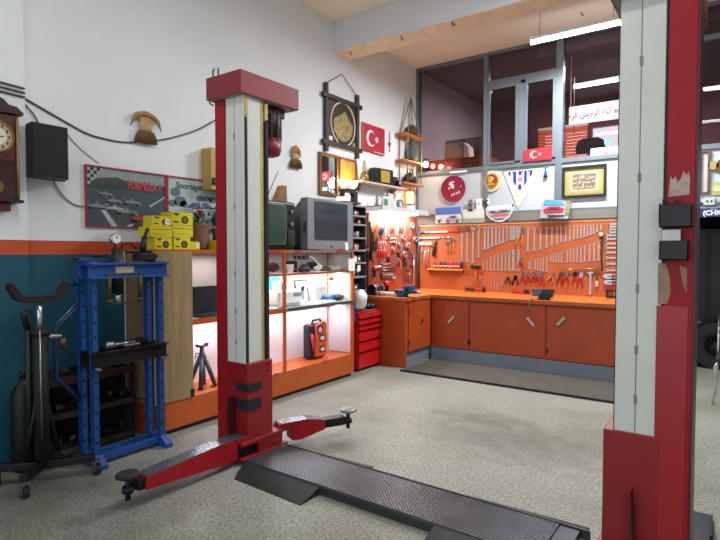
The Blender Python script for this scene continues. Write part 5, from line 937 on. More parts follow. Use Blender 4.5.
b.build('print',[mat('pst_base','4c5a5c',.3),mat('pst_sky','8a9c9c',.3),mat('pst_hill','4d4c48',.3),mat('pst_dark','3d4a4c',.3),mat('pst_road','47555a',.3,0,.15,9),mat('pst_white','b4bcb8',.3),mat('pst_car','7d8a8a',.3),mat('pst_car2','a8b0ae',.3),mat('pst_carred','a8404a',.3),mat('pst_black','1b2222',.3)],t)
text('FORMULA 1',.10,mat('title_red','c8404a',.4),t,(.15,-.0135,.115),sx=.60,bold=.003)
t=WL('car_poster','red framed poster of a pale off road car with blue script title','poster',3.22,1.935)
pfr(t,.72,.485,pr)
b=MB(); b.box(-.35,.35,-.008,-.002,-.235,.235)
b.m(1)
for cx,cz,r in ((-.27,.1,.05),(-.22,.02,.06),(-.3,.0,.04),(.0,.06,.04),(.08,.05,.05),(.15,.06,.04),(.25,.07,.05),(-.18,.0,.04)): b.disc(cx,cz,r,-.0095,-.0078,12,1.1,.8)
b.m(2); b.prism([(-.28,-.06),(-.18,-.04),(-.1,.03),(.1,.04),(.18,-.03),(.28,-.06),(.3,-.14),(-.3,-.15)],-.0105,-.009); b.m(3); b.prism([(-.16,-.035),(-.09,.02),(.0,.025),(.0,-.035)],-.0115,-.0100); b.prism([(.02,-.035),(.02,.025),(.09,.028),(.15,-.035)],-.0115,-.0100); b.prism([(.16,-.05),(.24,-.06),(.22,-.09),(.14,-.09)],-.0118,-.010)
b.m(4); b.disc(-.18,-.14,.045,-.012,-.010); b.disc(.17,-.14,.045,-.012,-.010)
b.build('print',[mat('cp_sky','a9bcb8',.35,0,.08),mat('cp_tree','4f6468',.5),mat('cp_car','a4b4b4',.3),mat('cp_glass','4a6a94',.3),mat('cp_tyre','23282c',.5)],t)
text('Sportage',.085,mat('script_navy','2c3c50',.4),t,(-.13,-.0125,.165),shear=.3,sx=.95,bold=0)
# straw ornaments
straw=mat('straw','a3824a',.8,0,.25,30); strawd=mat('straw_dark','6a4a24',.8,0,.3,30)
def straw_orn(y,z,s,label,simple):
    t=WL('straw_ornament',label,'wall ornament',y,z)
    b=MB(); random.seed(int(y*10))
    w=.155 if not simple else .085
    # drooping cap made of bundled stalks
    for k in range(30):
        u=-1+2*k/29; x=u*w; top=.16-.06*abs(u)**2; drop=(.05 if not simple else .09)+(.05*abs(u)**3 if not simple else 0)
        b.tube([(x*.55*s,-.028,top*s),(x*.85*s,-.036,(top-.01)*s),(x*1.02*s,-.03,(top-drop)*s)],[.007*s,.009*s,.005*s],5)
    b.prism([(p[0]*s,p[1]*s) for p in ((-w*.8,.10),(-w*.6,.14),(0,.165),(w*.6,.14),(w*.8,.10),(w*.3,.075),(-w*.3,.075))],-.03,-.006)
    b.build('straw_cap',straw,t)
    b=MB()
    for k in range(12): x=(-.06+.12*k/11)*s; b.tube([(x*.8,-.02-.006*(k%2),.10*s),(x*.9,-.022,.02*s),(x*1.05,-.02,-.05*s)],.008*s,5)
    b.build('stalks',mat('straw_pale','b79c74',.8,0,.2,30),t)
    b=MB(); b.prism([(p[0]*s,p[1]*s) for p in ((-.07,-.03),(.07,-.03),(.10,-.09),(.11,-.13),(.05,-.14),(-.06,-.14),(-.11,-.13),(-.10,-.08))],-.04,-.006)
    for k in range(16): u=-1+2*k/15; b.tube([(u*.06*s,-.042,-.03*s),(u*.09*s,-.046,-.08*s),(u*.105*s,-.036,-.14*s)],.007*s,5)
    b.build('straw_base',strawd,t)
straw_orn(2.655,2.545,.9,'mushroom shaped straw ornament on the wall above the racing poster',False)
straw_orn(4.54,2.57,.85,'small woven straw ornament on the wall between lift post and mirrors',True)
# wooden box behind the post
t=WL('wooden_wall_box','pale yellow wooden wall box with a black knob half hidden by the red post','wall box',3.375,2.08)
b=MB(); b.box(-.13,.13,-.14,0,0,.39,.003); b.build('case',wood('pale_wood','a88a48','b99a58',2,'Z'),t); MB().box(-.12,-.06,-.165,-.14,.05,.11,.006).build('knob',blk,t)
# medallion plaque
t=WL('calligraphy_plaque','large dark carved wooden plaque with round gold calligraphy hanging by cords','plaque',5.42,3.13)
dw=mat('plaque_dark','2c2020',.5,0,.15,12)
b=MB(); b.box(-.30,.30,-.018,-.004,-.26,.28); b.build('panel',mat('plaque_panel','31262a',.5,0,.15,8),t)
b=MB(); 
for x in (-.33,.32): b.box(x-.028,x+.028,-.045,-.003,-.40,.43,.006)
for z in (.28,-.29): b.box(-.41,.41,-.05,-.008,z-.028,z+.028,.006)
b.build('frame',dw,t)
b=MB(); b.ring(.015,-.01,.245,.262,-.03,-.015,40,1,1.07); b.build('ring',mat('ring_cream','cfc3a8',.5),t)
b=MB(); b.disc(.015,-.01,.235,-.022,-.016,36,1,1.07); md=b.build('medallion',mat('med_dark','33261c',.4,.2),t)
gl=mat('gold_leaf','b6a36c',.35,.6,.2,20)
b=MB(); b.prism([(.015+.2*math.cos(a)*(1 if .4<k/24<.95 or k<2 else .97),-.03+.2*math.sin(a)) for k,a in ((k,PI*.9+k*PI*1.15/24) for k in range(25))]+[(.05,.16),(-.06,.08),(-.12,.06)],-.025,-.021); b.build('relief',mat('gold_dull','96865a',.45,.4,.25,25),md)
ar='\uFEE2\uFEF4\uFEA3\uFEAE\uFEDF\uFE8D \uFEE6\uFEE4\uFEA3\uFEAE\uFEDF\uFE8D \uFEEA\uFEE0\uFEDF\uFE8D \uFEE2\uFEB4\uFE91'
text('\uFEEA\uFEE0\uFEDF\uFE8D',.17,gl,md,(-.04,-.028,.02),bold=.003); text('\uFEE6\uFEE4\uFEA3\uFEAE\uFEDF\uFE8D',.11,gl,md,(-.03,-.028,-.08),bold=.002); text('\uFEE2\uFEF4\uFEA3\uFEAE\uFEDF\uFE8D',.10,gl,md,(.0,-.028,-.17),bold=.002); text('\uFEE2\uFEB4\uFE91',.13,gl,md,(.15,-.028,.0),sx=.6,bold=.003)
MB().box(-.27,-.2,-.021,-.018,-.25,-.20).build('price_sticker',white,t); MB().box(.22,.28,-.024,-.018,-.26,-.21).build('brass_plate',gl,t)
MB().tube([(-.33,-.02,.42),(.0,-.02,.62),(.32,-.02,.42)],.005,6).build('cord',mat('cord','4a3f38',.8),t)
# flag frame
flagred=mat('flag_red','b02038',.5,0,.05); 
t=WL('flag_picture','red canvas with white crescent and star beside the round calligraphy plaque','picture',6.135,3.05)
b=MB(); b.box(-.27,.27,-.03,0,-.185,.185,.002); b.m(1); b.box(-.274,-.268,-.03,0,-.185,.185); b.build('canvas',[flagred,mat('gold_edge','b08a42',.5)],t)
b=MB(); crescent(-.08,0,.11,-.0335,-.0305,b); b.prism(star(.06,0,.055,.3),-.0335,-.0305); b.m(1); b.box(-.0,.26,-.033,-.0305,-.182,-.165); b.build('emblem',[flat('flag_white','e8e4e6'),flat('caption_pale','b9a3a8')],t)
# charm chain
t=WL('bead_charm','thin hanging string of dark beads between flag and rope shelf','charm',6.566,3.08); b=MB(); b.cyl((0,-.01,-.14),(0,-.01,.16),.003,seg=6)
for z in (-.12,-.06,.04,.08,.12): b.ball((0,-.01,z),.010)
b.ball((0,-.012,-.02),.028,(1,.4,1)); b.build('beads',mat('bead_dark','3c4048',.4),t)
# two framed pictures (mirror / gilt)
t=WL('framed_mirror','gilt framed mirror over the silver television','mirror',5.145,2.45)
gf=wood('gilt_brown','5c3e1e','8a6330',3,'Z',.35)
pfr(t,.37,.51,gf,.03,.035); MB().box(-.155,.155,-.012,-.004,-.225,.225).build('glass',mat('mirror_glass','d8d8d0',.05,1.,.02),t); b=MB(); b.box(-.15,.15,-.034,-.03,.222,.232); b.box(-.155,-.15,-.034,-.03,-.22,.23); b.box(.15,.155,-.034,-.03,-.22,.23); b.build('gold_bead',mat('gold','b4823a'),t)
t=WL('gilt_picture','red framed gold and yellow picture behind the lit wall lamp','picture',5.545,2.49)
pfr(t,.37,.42,mat('frame_redwood','7c3224',.4),.025,.02); b=MB(); b.box(-.165,.165,-.01,-.003,-.19,.19); b.m(1)
for k in range(7): b.box(-.14+k*.042,-.125+k*.042,-.013,-.009,-.17+.02*(k%2),.17-.03*(k%3))
b.build('picture',[mat('pic_yellow','a88a38',.4,0,.2),mat('pic_green','8a8a3a',.5,0,.3)],t)
# lit wall lamp
t=WL('wall_lamp','lit brass wall lamp with two glowing white glass shades over the sewing machine','lamp',5.44,2.30)
b=MB(); b.cyl((0,-.03,0),(0,0,0),.04,seg=16); b.tube([(0,-.03,0),(-.05,-.09,-.03),(-.1,-.1,.01)],.008); b.tube([(0,-.03,0),(.05,-.09,-.03),(.1,-.1,.01)],.008); b.build('bracket',mat('brass','8e7436'),t)
gw=mat('shade_lit','fff0d0',.3,emit=7,emitc='ffeccb')
for s in (-1,1): MB().lathe([(.02,0),(.05,.03),(.062,.075),(.055,.08),(.045,.035),(.012,.01)],(s*.1,-.1,.01),'Z',20).build('lamp_shade',gw,t)
# wall shelf and what stands on it
t=WL('wall_shelf','long pale wall shelf carrying the radio above the strip lamp','shelf',6.17,2.40); MB().box(-.57,.57,-.2,0,0,.022,.003).build('board',mat('shelf_pale','c9b8a2',.6),t)
for x in (-.4,.4): MB().prism([(0,0),(-.15,0),(0,-.12)],x-.006,x+.006,'YZ').build('bracket',steel,t)
t=WL('oil_lamp','glass oil lamp with amber base on the wall shelf beside the radio','oil lamp',5.80,2.423,x=-4.05)
b=MB(); b.lathe([(.045,0),(.06,.03),(.055,.1),(.03,.13)],(0,0,0),'Z',20); b.build('font',mat('amber_glass','8a6a34',.15,.2),t); MB().lathe([(.022,.13),(.032,.17),(.018,.24),(.016,.28)],(0,0,0),'Z',18).build('chimney',mat('chimney_pale','a89a80',.15),t); MB().cyl((.0,0,.125),(0,0,.14),.03,seg=14).build('burner',mat('brass','8e7436'),t)
t=WL('radio','black table radio with yellow dial on the wall shelf','radio',6.21,2.423,x=-4.05); t.rotation_euler=(0,0,PI/2-.12)
b=MB(); b.box(-.2,.2,-.06,.06,0,.22,.015); b.box(-.21,.21,-.065,.065,.0,.02,.004); b.build('case',mat('radio_black','17171c',.4),t); b=MB(); b.box(-.08,.11,-.066,-.058,.035,.19,.003); b.m(1)
for k in range(4): b.box(-.07,.1,-.068,-.065,.06+k*.03,.064+k*.03)
b.build('dial',[mat('dial_yellow','b59a3a',.4),mat('dial_line','7c4a20',.5)],t); MB().box(-.19,-.1,-.063,-.058,.04,.18).build('speaker_grille',dkm,t)
t=WL('film_camera','old black camera at the rope shelf end of the wall shelf','camera',6.535,2.423,x=-4.03); b=MB(); b.box(-.09,.09,-.04,.04,0,.11,.01); b.box(-.035,.035,-.035,.035,.1,.145,.01); b.build('body',blk,t); MB().cyl((0,-.09,.055),(0,-.04,.055),.038,.042,seg=20).m(1).cyl((0,-.092,.055),(0,-.089,.055),.03,seg=20).build('lens',[dkm,mat('lens','8d97a0',.1)],t)
# strip lamp over the corner board
t=WL('strip_lamp','white metal strip lamp glowing over the corner tool board','lamp',6.62,2.02)
b=MB(); b.prism([(0,.10),(-.27,.10),(-.30,.03),(-.29,.03),(-.262,.09),(0,.09)],-.66,.62,'YZ'); b.box(-.66,-.655,-.28,0,.03,.1); b.box(.615,.62,-.28,0,.03,.1); b.build('reflector',mat('lamp_white','b9bcc0',.4),t)
tubem=mat('tube_lit','ffffff',.3,emit=7,emitc='fff8ee')
for y in (-.16,): MB().cyl((-.54,y,.045),(.50,y,.045),.019,seg=14).build('tube',tubem,t)
# objects standing on it
zt=2.121
def small(name,label,cat,y,mbmats,x=-4.0): 
    t=WL(name,label,cat,y,zt,x=x); 
    for nm,b,m_ in mbmats: b.build(nm,m_,t)
small('figurine','small grey figurine on the strip lamp housing below the radio','figurine',6.03,[('body',MB().lathe([(.03,0),(.025,.03),(.02,.07),(.028,.09),(.012,.105)],(0,0,0),'Z',14).ball((0,0,.125),.022),mat('fig_grey','7d7f80',.5))])
small('green_card','green framed card on the strip lamp housing','card',6.24,[('frame',MB().box(-.06,.06,-.006,.006,0,.15,.002),white),('card',MB().box(-.045,.045,-.01,-.006,.015,.11),mat('card_green','2f8a5c',.5)),('bottle_top',MB().cyl((0,.0,.15),(0,0,.19),.01,seg=10),steel)])
small('photo_stand','pale empty photo stand on the strip lamp housing beside the alarm clock','frame',6.42,[('surround',MB().box(-.06,.06,-.006,.006,0,.2,.002),white),('mount',MB().box(-.045,.045,-.009,-.006,.02,.18),mat('mount_pale','c9ced2',.6))],-4.03)
small('alarm_clock','round alarm clock on the strip lamp housing below the camera','clock',6.50,[('case',MB().ring(0,.06,.045,.058,-.03,.02,24),mat('clock_greyblue','7f8b95',.4)),('dial',MB().disc(0,.06,.046,-.012,-.005),white),('hands',MB().box(-.002,.002,-.015,-.012,.06,.09).box(0,.025,-.015,-.012,.058,.062),blk)],-3.93)
# rope shelf
t=WL('rope_shelf','three tier rope hung wooden shelf in the room corner','shelf',7.02,2.5,x=-4.05)
rope=mat('rope','8a7658',.9,0,.3,40); plank=wood('plank_orange','a85c2c','c67a3e',3,'X')
for z in (0,.33,.72): MB().box(-.31,.29,-.08,.08,z,z+.025,.003).build('plank',plank,t)
for s in (-1,1):
    for y in (-.07,.07): MB().tube([(s*.2,y,0),(s*.205,y,.36),(s*.2,y,.72),(0,0,1.32)],.009,6).build('rope',rope,t)
t=WL('clay_pot','round dark woven pot on the top tier of the rope shelf','pot',7.04,3.246,x=-4.05); MB().lathe([(.05,0),(.09,.03),(.1,.08),(.07,.13),(.05,.14),(.055,.155),(.04,.15)],(0,0,0),'Z',22).build('body',mat('pot_brown','4e3b2c',.8,0,.3,20),t); MB().tube([(.06,0,.13),(.11,0,.12),(.09,0,.07)],.008).build('handle',mat('pot_brown','4e3b2c'),t)
t=WL('owl_figurine','tall grey green owl shaped figurine on the middle tier of the rope shelf','figurine',7.05,2.856,x=-4.05); b=MB(); b.lathe([(.06,0),(.08,.05),(.085,.15),(.06,.25),(.045,.28)],(0,0,0),'Z',20); b.ball((0,-.01,.3),.06); b.prism([(-.05,.33),(-.02,.34),(-.04,.38)],-.02,.01); b.prism([(.05,.33),(.02,.34),(.04,.38)],-.02,.01); t.scale=(1,1,.93); b.build('body',mat('owl_green','46504a',.6,0,.3,25),t)
t=WL('black_kettle','black old kettle on the lowest tier of the rope shelf','kettle',7.0,2.526,x=-4.05); t.scale=(1.2,1,1.15); b=MB(); b.lathe([(.09,0),(.1,.04),(.085,.1),(.04,.13),(.02,.14)],(0,0,0),'Z',22); b.ball((0,0,.15),.015); b.tube([(.08,0,.04),(.13,0,.07),(.15,0,.12)],[.02,.014,.01]); b.build('body',blk,t); MB().tube([(-.08,0,.1),(-.06,0,.18),(.06,0,.18),(.08,0,.1)],.008).build('handle',blk,t)
t=WL('candle_lantern','small glowing amber lantern under the rope shelf','lantern',6.98,2.2,x=-4.04); b=MB(); b.box(-.07,.07,-.05,.05,0,.015); b.box(-.07,.07,-.05,.05,.2,.215); 
for sx in (-.065,.065):
    for sy in (-.045,.045): b.box(sx-.005,sx+.005,sy-.005,sy+.005,0,.2)
b.build('frame',mat('brass','8e7436'),t); MB().box(-.055,.055,-.035,.035,.015,.2,.004).build('glow_glass',mat('amber_lit','ffd9a8',.4,emit=2.5,emitc='ffb070'),t); MB().tube([(0,0,.215),(0,0,.3)],.004).build('hook',dkm,t)
t=thing('globe_bulb','round glowing bulb in the corner beside the rope shelf','bulb',(-3.94,7.295,2.84)); MB().ball((0,0,0),.045).build('globe',mat('globe_lit','fff3e0',.3,emit=14,emitc='ffe6c8'),t); MB().cyl((0,0,.05),(0,0,.09),.02,seg=12).cyl((0,0,.09),(0,.1,.09),.008,seg=8).build('holder',dkm,t)

# ------------------------------------------------------------ back wall objects
def WB(name,label,cat,x,z,group=None,y=BY-.001): return thing(name,label,cat,(x,y,z),0,group)
t=WB('souvenir_plate','round crimson souvenir plate with white figures on the grey partition','plate',-3.505,2.445)
mg=mat('crimson','8c1238',.3,0,.06)
MB().lathe([(.10,.0),(.13,.008),(.19,.028),(.197,.03),(.195,.022),(.13,.0)],(0,0,0),'Y',36).build('plate_body',mg,t) if False else None
b=MB(); b.cyl((0,-.012,0),(0,0,0),.13,.13,seg=32); b.ring(0,0,.13,.185,-.02,-.006,36); b.ring(0,0,.182,.197,-.03,-.012,36); b.build('dish',mg,t)
b=MB(); b.lump((-.045,-.014,.085),.028,(1.3,.12,.8),.4,seed=60); b.lump((-.02,-.014,.035),.03,(.8,.12,1.1),.4,seed=62); b.prism([(-.09,.02),(-.06,.03),(-.06,.0),(-.08,-.005)],-.018,-.0125); b.prism([(-.03,.1),(.0,.12),(.02,.1),(0,.09)],-.018,-.0125)
for k in range(4): b.prism([(-.03+k*.038,-.115+.012*k),(-.015+k*.038,-.11+.012*k),(-.018+k*.038,-.075+.014*k),(-.033+k*.038,-.08+.014*k)],-.018,-.0125)
for k in range(3): b.prism([(.11+k*.01,.02+k*.03),(.125+k*.01,.02+k*.03),(.12+k*.01,.045+k*.03)],-.018,-.0125)
b.build('motif',flat('motif_white','d8c8c8'),t)
t=WB('club_badge','round cream and red plaque with gold figure beside the pennant','plaque',-2.905,2.515)
b=MB(); b.cyl((0,-.02,0),(0,0,0),.152,seg=36); b.build('rim',mat('rim_cream','c4c0a4',.6,0,.2,30),t)
b=MB(); b.cyl((0,-.026,0),(0,-.02,0),.105,seg=32); b.build('centre',mat('badge_red','9c2a22',.4),t)
b=MB(); b.ring(0,0,.098,.108,-.03,-.02,32); b.lump((-.01,-.032,.02),.04,(1,.25,1.2),.3,seed=61); b.prism([(-.05,-.03),(.04,-.03),(.05,-.06),(-.05,-.06)],-.03,-.026); b.prism([(-.06,.05),(-.03,.08),(-.02,.05)],-.03,-.026)
for k in range(7): a=PI*1.15+k*PI*.7/6; b.box(.083*math.cos(a)-.006,.083*math.cos(a)+.006,-.03,-.026,.083*math.sin(a)-.008,.083*math.sin(a)+.008)
b.build('gold_motif',mat('gold_bright','d8b24a',.3,.6),t)
t=WB('pennant','fringed triangular sports pennant with blue and white stripes','pennant',-2.46,2.60)
b=MB(); b.prism([(-.28,.04),(.30,.045),(-.06,-.50)],-.008,-.002); b.build('fringe',mat('fringe_cream','cbc8b4',.8,0,.25,60),t)
b=MB(); b.prism([(-.22,.03),(.19,.035),(-.03,-.27)],-.011,-.008); b.m(1)
def clip(xa,xb):
    def zl(x): return .03-(x+.22)/.19*.30 if x<-.03 else -.27+(x+.03)/.22*.305
    return [(xa,.02),(xb,.02),(xb,max(-.26,zl(xb))+.005),(xa,max(-.26,zl(xa))+.005)]
for xa,xb in ((-.20,-.165),(-.13,-.085),(-.055,-.01),(.025,.065),(.10,.14)): b.prism(clip(xa,xb),-.013,-.0105)
b.m(0); b.disc(-.03,-.10,.052,-.0155,-.0125,20,1,1.2); b.m(2); b.prism([(-.065,-.09),(-.05,-.065),(-.01,-.065),(.005,-.09),(.0,-.12),(-.06,-.12)],-.017,-.015); b.m(0); b.box(-.05,-.01,-.0185,-.0165,-.1,-.09)
b.m(1); b.prism([(-.05,-.17),(-.01,-.17),(-.03,-.26)],-.0155,-.0125)
for k in range(8): b.box(-.19+k*.045,-.17+k*.045,-.0145,-.0125,.005,.028)
b.build('field',[flat('pen_white','e2e4ec'),flat('pen_navy','28308a'),flat('pen_red','c03048')],t)
MB().tube([(-.29,-.01,.045),(.31,-.01,.05),(.36,-.006,.05)],.005,6).build('rod',steel,t)
t2=WB('tassel','small blue tassel hanging at the pennant corner','tassel',-2.14,2.63); MB().cyl((0,-.015,.02),(0,-.015,-.05),.006,seg=8).ball((0,-.015,-.05),.018).lathe([(.016,-.055),(.03,-.12)],(0,-.015,0),'Z',12).build('thread',flat('pen_navy','28308a'),t2)
t=WB('framed_calligraphy','black framed beige calligraphy page on the grey partition','framed calligraphy',-1.645,2.415)
pfr(t,.54,.41,mat('frame_black','201f1c',.35),.035,.03)
b=MB(); b.box(-.24,.24,-.012,-.002,-.178,.178); b.m(1); b.ring(0,0,.0001,.0002,-.013,-.012,6); b.box(-.17,.17,-.0145,-.0118,-.125,.125); b.m(2); b.box(-.145,.145,-.017,-.014,-.1,.1)
b.build('mount',[mat('mount_gold','a8975e',.5,0,.1),mat('mount_pale2','c0b193',.6,0,.2,40),mat('page_dark','6c5f52',.6,0,.15,30)],t)
rows=['\uFEE2\uFEB4\uFE91 \uFEEA\uFEE0\uFEDF\uFE8D','\uFEE6\uFEE4\uFEA3\uFEAE\uFEDF\uFE8D','\uFEE2\uFEF4\uFEA3\uFEAE\uFEDF\uFE8D']
for i,rw in enumerate((rows[0]+' '+rows[1],rows[2]+' '+rows[0],rows[1]+' '+rows[2])): text(rw,.065,mat('ink_cream','d2c6a6',.5),t,(0,-.018,.055-.06*i),sx=.9)
b=MB(); 
for (x0,x1,z0,z1) in ((-.22,.22,.155,.16),(-.22,.22,-.16,-.155),(-.225,-.22,-.16,.16),(.22,.225,-.16,.16)): b.box(x0,x1,-.0135,-.0118,z0,z1)
b.build('gold_line',mat('gold','b4823a'),t)
# picture cards on the ledge
t=WB('car_postcard','picture of a pale car under blue sky standing on the board ledge','picture',-3.57,1.93,y=7.33)
b=MB(); b.box(-.215,.215,-.006,0,0,.24,.001); b.m(1); b.box(-.213,.213,-.008,-.005,.13,.238); b.m(2); b.prism([(-.05,.03),(-.02,.08),(.05,.11),(.13,.11),(.17,.07),(.2,.06),(.2,.02),(-.05,.02)],-.0095,-.0075); b.prism([(-.2,.03),(-.12,.08),(-.09,.03)],-.0095,-.0075); b.m(3); b.prism([(.02,.075),(.05,.1),(.12,.1),(.13,.075)],-.011,-.009); b.disc(.0,.02,.022,-.011,-.009,14); b.disc(.15,.02,.022,-.011,-.009,14); b.disc(-.15,.03,.025,-.011,-.009,14)
b.build('print',[flat('pc_pale','ced8e2'),flat('pc_blue','4a78c8'),mat('pc_car','9aa4a4',.5,0,.2,30),flat('pc_dark','3b4448')],t)
t=WB('small_figure','tiny red and grey standing doll beside the car picture','doll',-3.215,2.10,y=7.34)
MB().box(-.04,.04,-.015,.015,0,.02,.003).m(1).cyl((-.015,0,.02),(-.015,0,.08),.008,seg=8).cyl((.015,0,.02),(.015,0,.08),.008,seg=8).lathe([(.02,.075),(.03,.1),(.022,.13)],(0,0,0),'Z',12).m(2).ball((0,0,.15),.02).m(1).tube([(-.02,0,.12),(-.05,0,.15)],.007,6).build('body',[dkm,mat('doll_grey','54565a',.6),mat('doll_red','a03038',.6)],t)
t=WB('number_card','white card with black lettering under the round red plaque','card',-3.02,2.12,y=7.355)
MB().box(-.11,.09,-.004,0,0,.15,.001).build('card',white,t); text('IK',.12,blk,t,(.03,-.006,.08),bold=.003); text('1',.05,blk,t,(-.07,-.006,.08),bold=.002)
t=WB('shield_pennant','shield shaped car pennant with white rim standing on the board ledge','pennant',-2.77,1.92,y=7.33)
P=[(-.2,.23),(-.2,.12),(-.14,.05),(-.06,.01),(0,.0),(.06,.01),(.14,.06),(.19,.14),(.2,.23)]
b=MB(); b.prism(P,-.006,0); b.m(1); b.prism([(p[0]*.93,p[1]*.9+.02) for p in P],-.009,-.005); b.m(2); b.prism([(-.18,.235),(.18,.235),(.18,.18),(-.18,.17)],-.011,-.008); b.m(3); b.prism([(-.12,.1),(-.04,.12),(.1,.12),(.16,.11),(.12,.085),(-.11,.08)],-.0125,-.010); b.m(4); b.prism([(-.16,.14),(-.1,.165),(-.02,.14),(.04,.17),(.1,.165),(.17,.14),(.1,.13),(-.1,.125)],-.0115,-.009); b.prism([(-.08,.05),(.08,.05),(.05,.035),(-.05,.035)],-.0125,-.010)
b.build('print',[flat('sh_white','e6e8ea'),flat('sh_grey','a8b0b4'),flat('sh_pale','cbd8e6'),flat('sh_pink','c8586c'),flat('sh_dark','4a5258')],t)
MB().cyl((-.2,-.01,.235),(-.2,.0,.235),.02,seg=12).m(1).cyl((.19,-.01,.225),(.19,0,.225),.018,seg=12).build('cap_pin',[blk,flat('pin_blue','3a5a98')],t)
t=WB('gift_bag','glossy bag printed with a red car lying on the board ledge','bag',-1.98,1.93,y=7.30)
b=MB(); b.prism([(-.2,.02),(.17,.0),(.21,.24),(.13,.235),(-.13,.27),(-.17,.22)],-.05,.0); b.m(1); b.prism([(-.15,.19),(.12,.18),(.10,.235),(-.13,.265)],-.054,-.049); b.m(2); b.prism([(-.15,.13),(-.08,.17),(.05,.165),(.12,.13),(.1,.09),(-.13,.08)],-.056,-.05); b.m(3); b.prism([(-.1,.125),(-.05,.15),(.03,.148),(.06,.125)],-.059,-.054); b.prism([(-.1,.06),(.12,.05),(.12,.03),(-.08,.02)],-.055,-.05); b.m(4); b.prism([(.13,.05),(.18,.05),(.21,.24),(.15,.235)],-.056,-.05)
b.build('print',[mat('gb_base','a9a9ae',.2,0,.15,20),flat('gb_blue','4a98d0'),flat('gb_red','b02c40'),flat('gb_dark','40343c'),mat('gb_olive','8c8c6a',.3,0,.2,20)],t)
t=WB('paper_banner','pale green and white paper strip standing on the board ledge','paper',-3.17,1.92,y=7.34); MB().box(-.17,.17,-.004,0,0,.2,.001).m(1).box(-.17,.17,-.006,-.003,0,.07).build('paper',[mat('strip_white','cfd6cf',.6),mat('strip_green','93a08e',.6)],t)
# things fixed on the window
t=WB('flag','small red flag with white crescent and star fixed on the office window','flag',-2.24,2.825,y=BY-.045); MB().prism([(-.19,-.08),(.19,-.085),(.19,.08),(-.19,.08)],-.004,0).build('cloth',flat('flag_bright','d0202c'),t); b=MB(); crescent(-.05,0,.05,-.007,-.0045,b); b.prism(star(.03,0,.024,.3),-.007,-.0045); b.build('emblem',flat('flag_white','e8e4e6'),t)
t=WB('window_sticker','white sticker with blue and red lettering on the office window','sticker',-1.405,2.765,y=BY-.005); MB().prism(rrect(0,0,.33,.13,.015),-.004,0).build('backing',flat('sticker_white','e4ecf4'),t)
text('SERVO',.06,flat('st_blue','2c4a8c'),t,(-.07,-.006,-.005),bold=.002); text('SERVİS',.04,flat('st_red','c04058'),t,(.0,-.006,.04),bold=.001); b=MB(); b.prism([(-.0,-.0),(.05,-.0),(.025,-.04)],-.007,-.004); b.m(1); b.prism([(-.14,-.05),(.12,-.05),(.14,-.03),(-.0,-.04)],-.007,-.004); b.build('mark',[flat('st_red2','b8283c'),flat('st_pink','b04a6c')],t); text('OIL',.05,flat('st_blue','2c4a8c'),t,(.1,-.006,-.005),bold=.002)
MB().cyl((.03,-.004,.12),(.03,0,.12),.035,seg=16).build('round_logo',flat('logo_teal','48a8b8'),t)
# narrow light strip under left pane
t=WB('white_label','white narrow label under the corner window pane','label',-3.42,2.69,y=BY-.03); MB().prism(rrect(0,0,.28,.028,.006),-.004,0).build('strip',white,t)
# ------------------------------------------------------------ office contents
t=thing('office_counter','orange brown wooden counter just behind the office window','counter',(-3.55,7.78,2.661)); cwm=wood('counter_wood','7c2e18','b8552c',3,'X',.25)
MB().box(-.55,.50,-.24,.24,.24,.27,.004).build('top',cwm,t); MB().box(-.54,.49,-.23,-.2,0,.24).build('front_panel',cwm,t); MB().box(-.54,-.5,-.2,.22,0,.24).build('end_panel',cwm,t); MB().box(.45,.49,-.2,.22,0,.24).build('end_panel',cwm,t)
t=thing('carton','beige cardboard carton on the office counter behind the glass','box',(-3.60,7.75,2.932)); MB().box(-.16,.13,-.12,.12,0,.26,.004).build('carton',mat('carton_beige','a89878',.7),t); MB().prism([(.13,0),(.22,.02),(.20,.18),(.13,.25)],-.1,.1).build('flap',offw,t)
t=thing('corrugated_panel','corrugated metal sheet standing against the office wall','panel',(-3.9,8.4,2.661)); b=MB()
for k in range(14): b.prism([(k*.06-.3,0),(k*.06-.27,0),(k*.06-.27,.75),(k*.06-.3,.75)],-.01,.02) ; b.prism([(k*.06-.27,0),(k*.06-.24,0),(k*.06-.24,.75),(k*.06-.27,.75)],.01,.02)
b.build('sheet',mat('corr_grey','6e6064',.4,.3),t)
def office_chair(label,x,y,s):
    t=thing('office_chair',label,'chair',(x,y,2.661)); m_=mat('chair_black','16161a',.6)
    b=MB(); P=[(-.22,.28),(-.23,.38),(-.2,.47),(-.12,.52),(.12,.52),(.2,.47),(.23,.38),(.22,.28)]; b.prism([(p[0],p[1]+.0) for p in P],-.03,.04); b.build('backrest',m_,t)
    MB().box(-.23,.23,.04,.45,.14,.22,.03).build('seat',m_,t); MB().cyl((0,.24,.03),(0,.24,.14),.025,seg=10).build('column',steel,t)
    b=MB()
    for k in range(5): a=k*2*PI/5; b.tube([(0,.24,.05),(.2*math.cos(a),.24+.2*math.sin(a),.03)],.014,6)
    b.build('base',dkm,t); t.scale=(s,s,s); return t
office_chair('black rounded office chair behind the window beside the white sticker',-1.72,8.05,.85)
office_chair('black office chair behind the small red flag',-2.42,8.3,.68)
t=thing('script_banner','long white banner with black calligraphy hanging inside the office window','banner',(-1.42,7.6,3.36)); t.location=(-1.40,7.55,3.33)
MB().box(-.49,.49,-.004,.004,-.12,.12,.001).build('cloth',flat('banner_white','d6e2dc'),t); text(ar,.125,blk,t,(-.19,-.006,.0),sx=.72,bold=.001); MB().box(.06,.46,-.006,-.004,-.015,-.005).build('line_mark',blk,t)
MB().cyl((-.47,0,.12),(-.47,0,.8),.003,seg=6).cyl((.47,0,.12),(.47,0,.8),.003,seg=6).build('cord',white,t)
t=thing('slatted_blind','orange slatted blind at the far office window','blind',(-2.5,9.6,2.9)); b=MB()
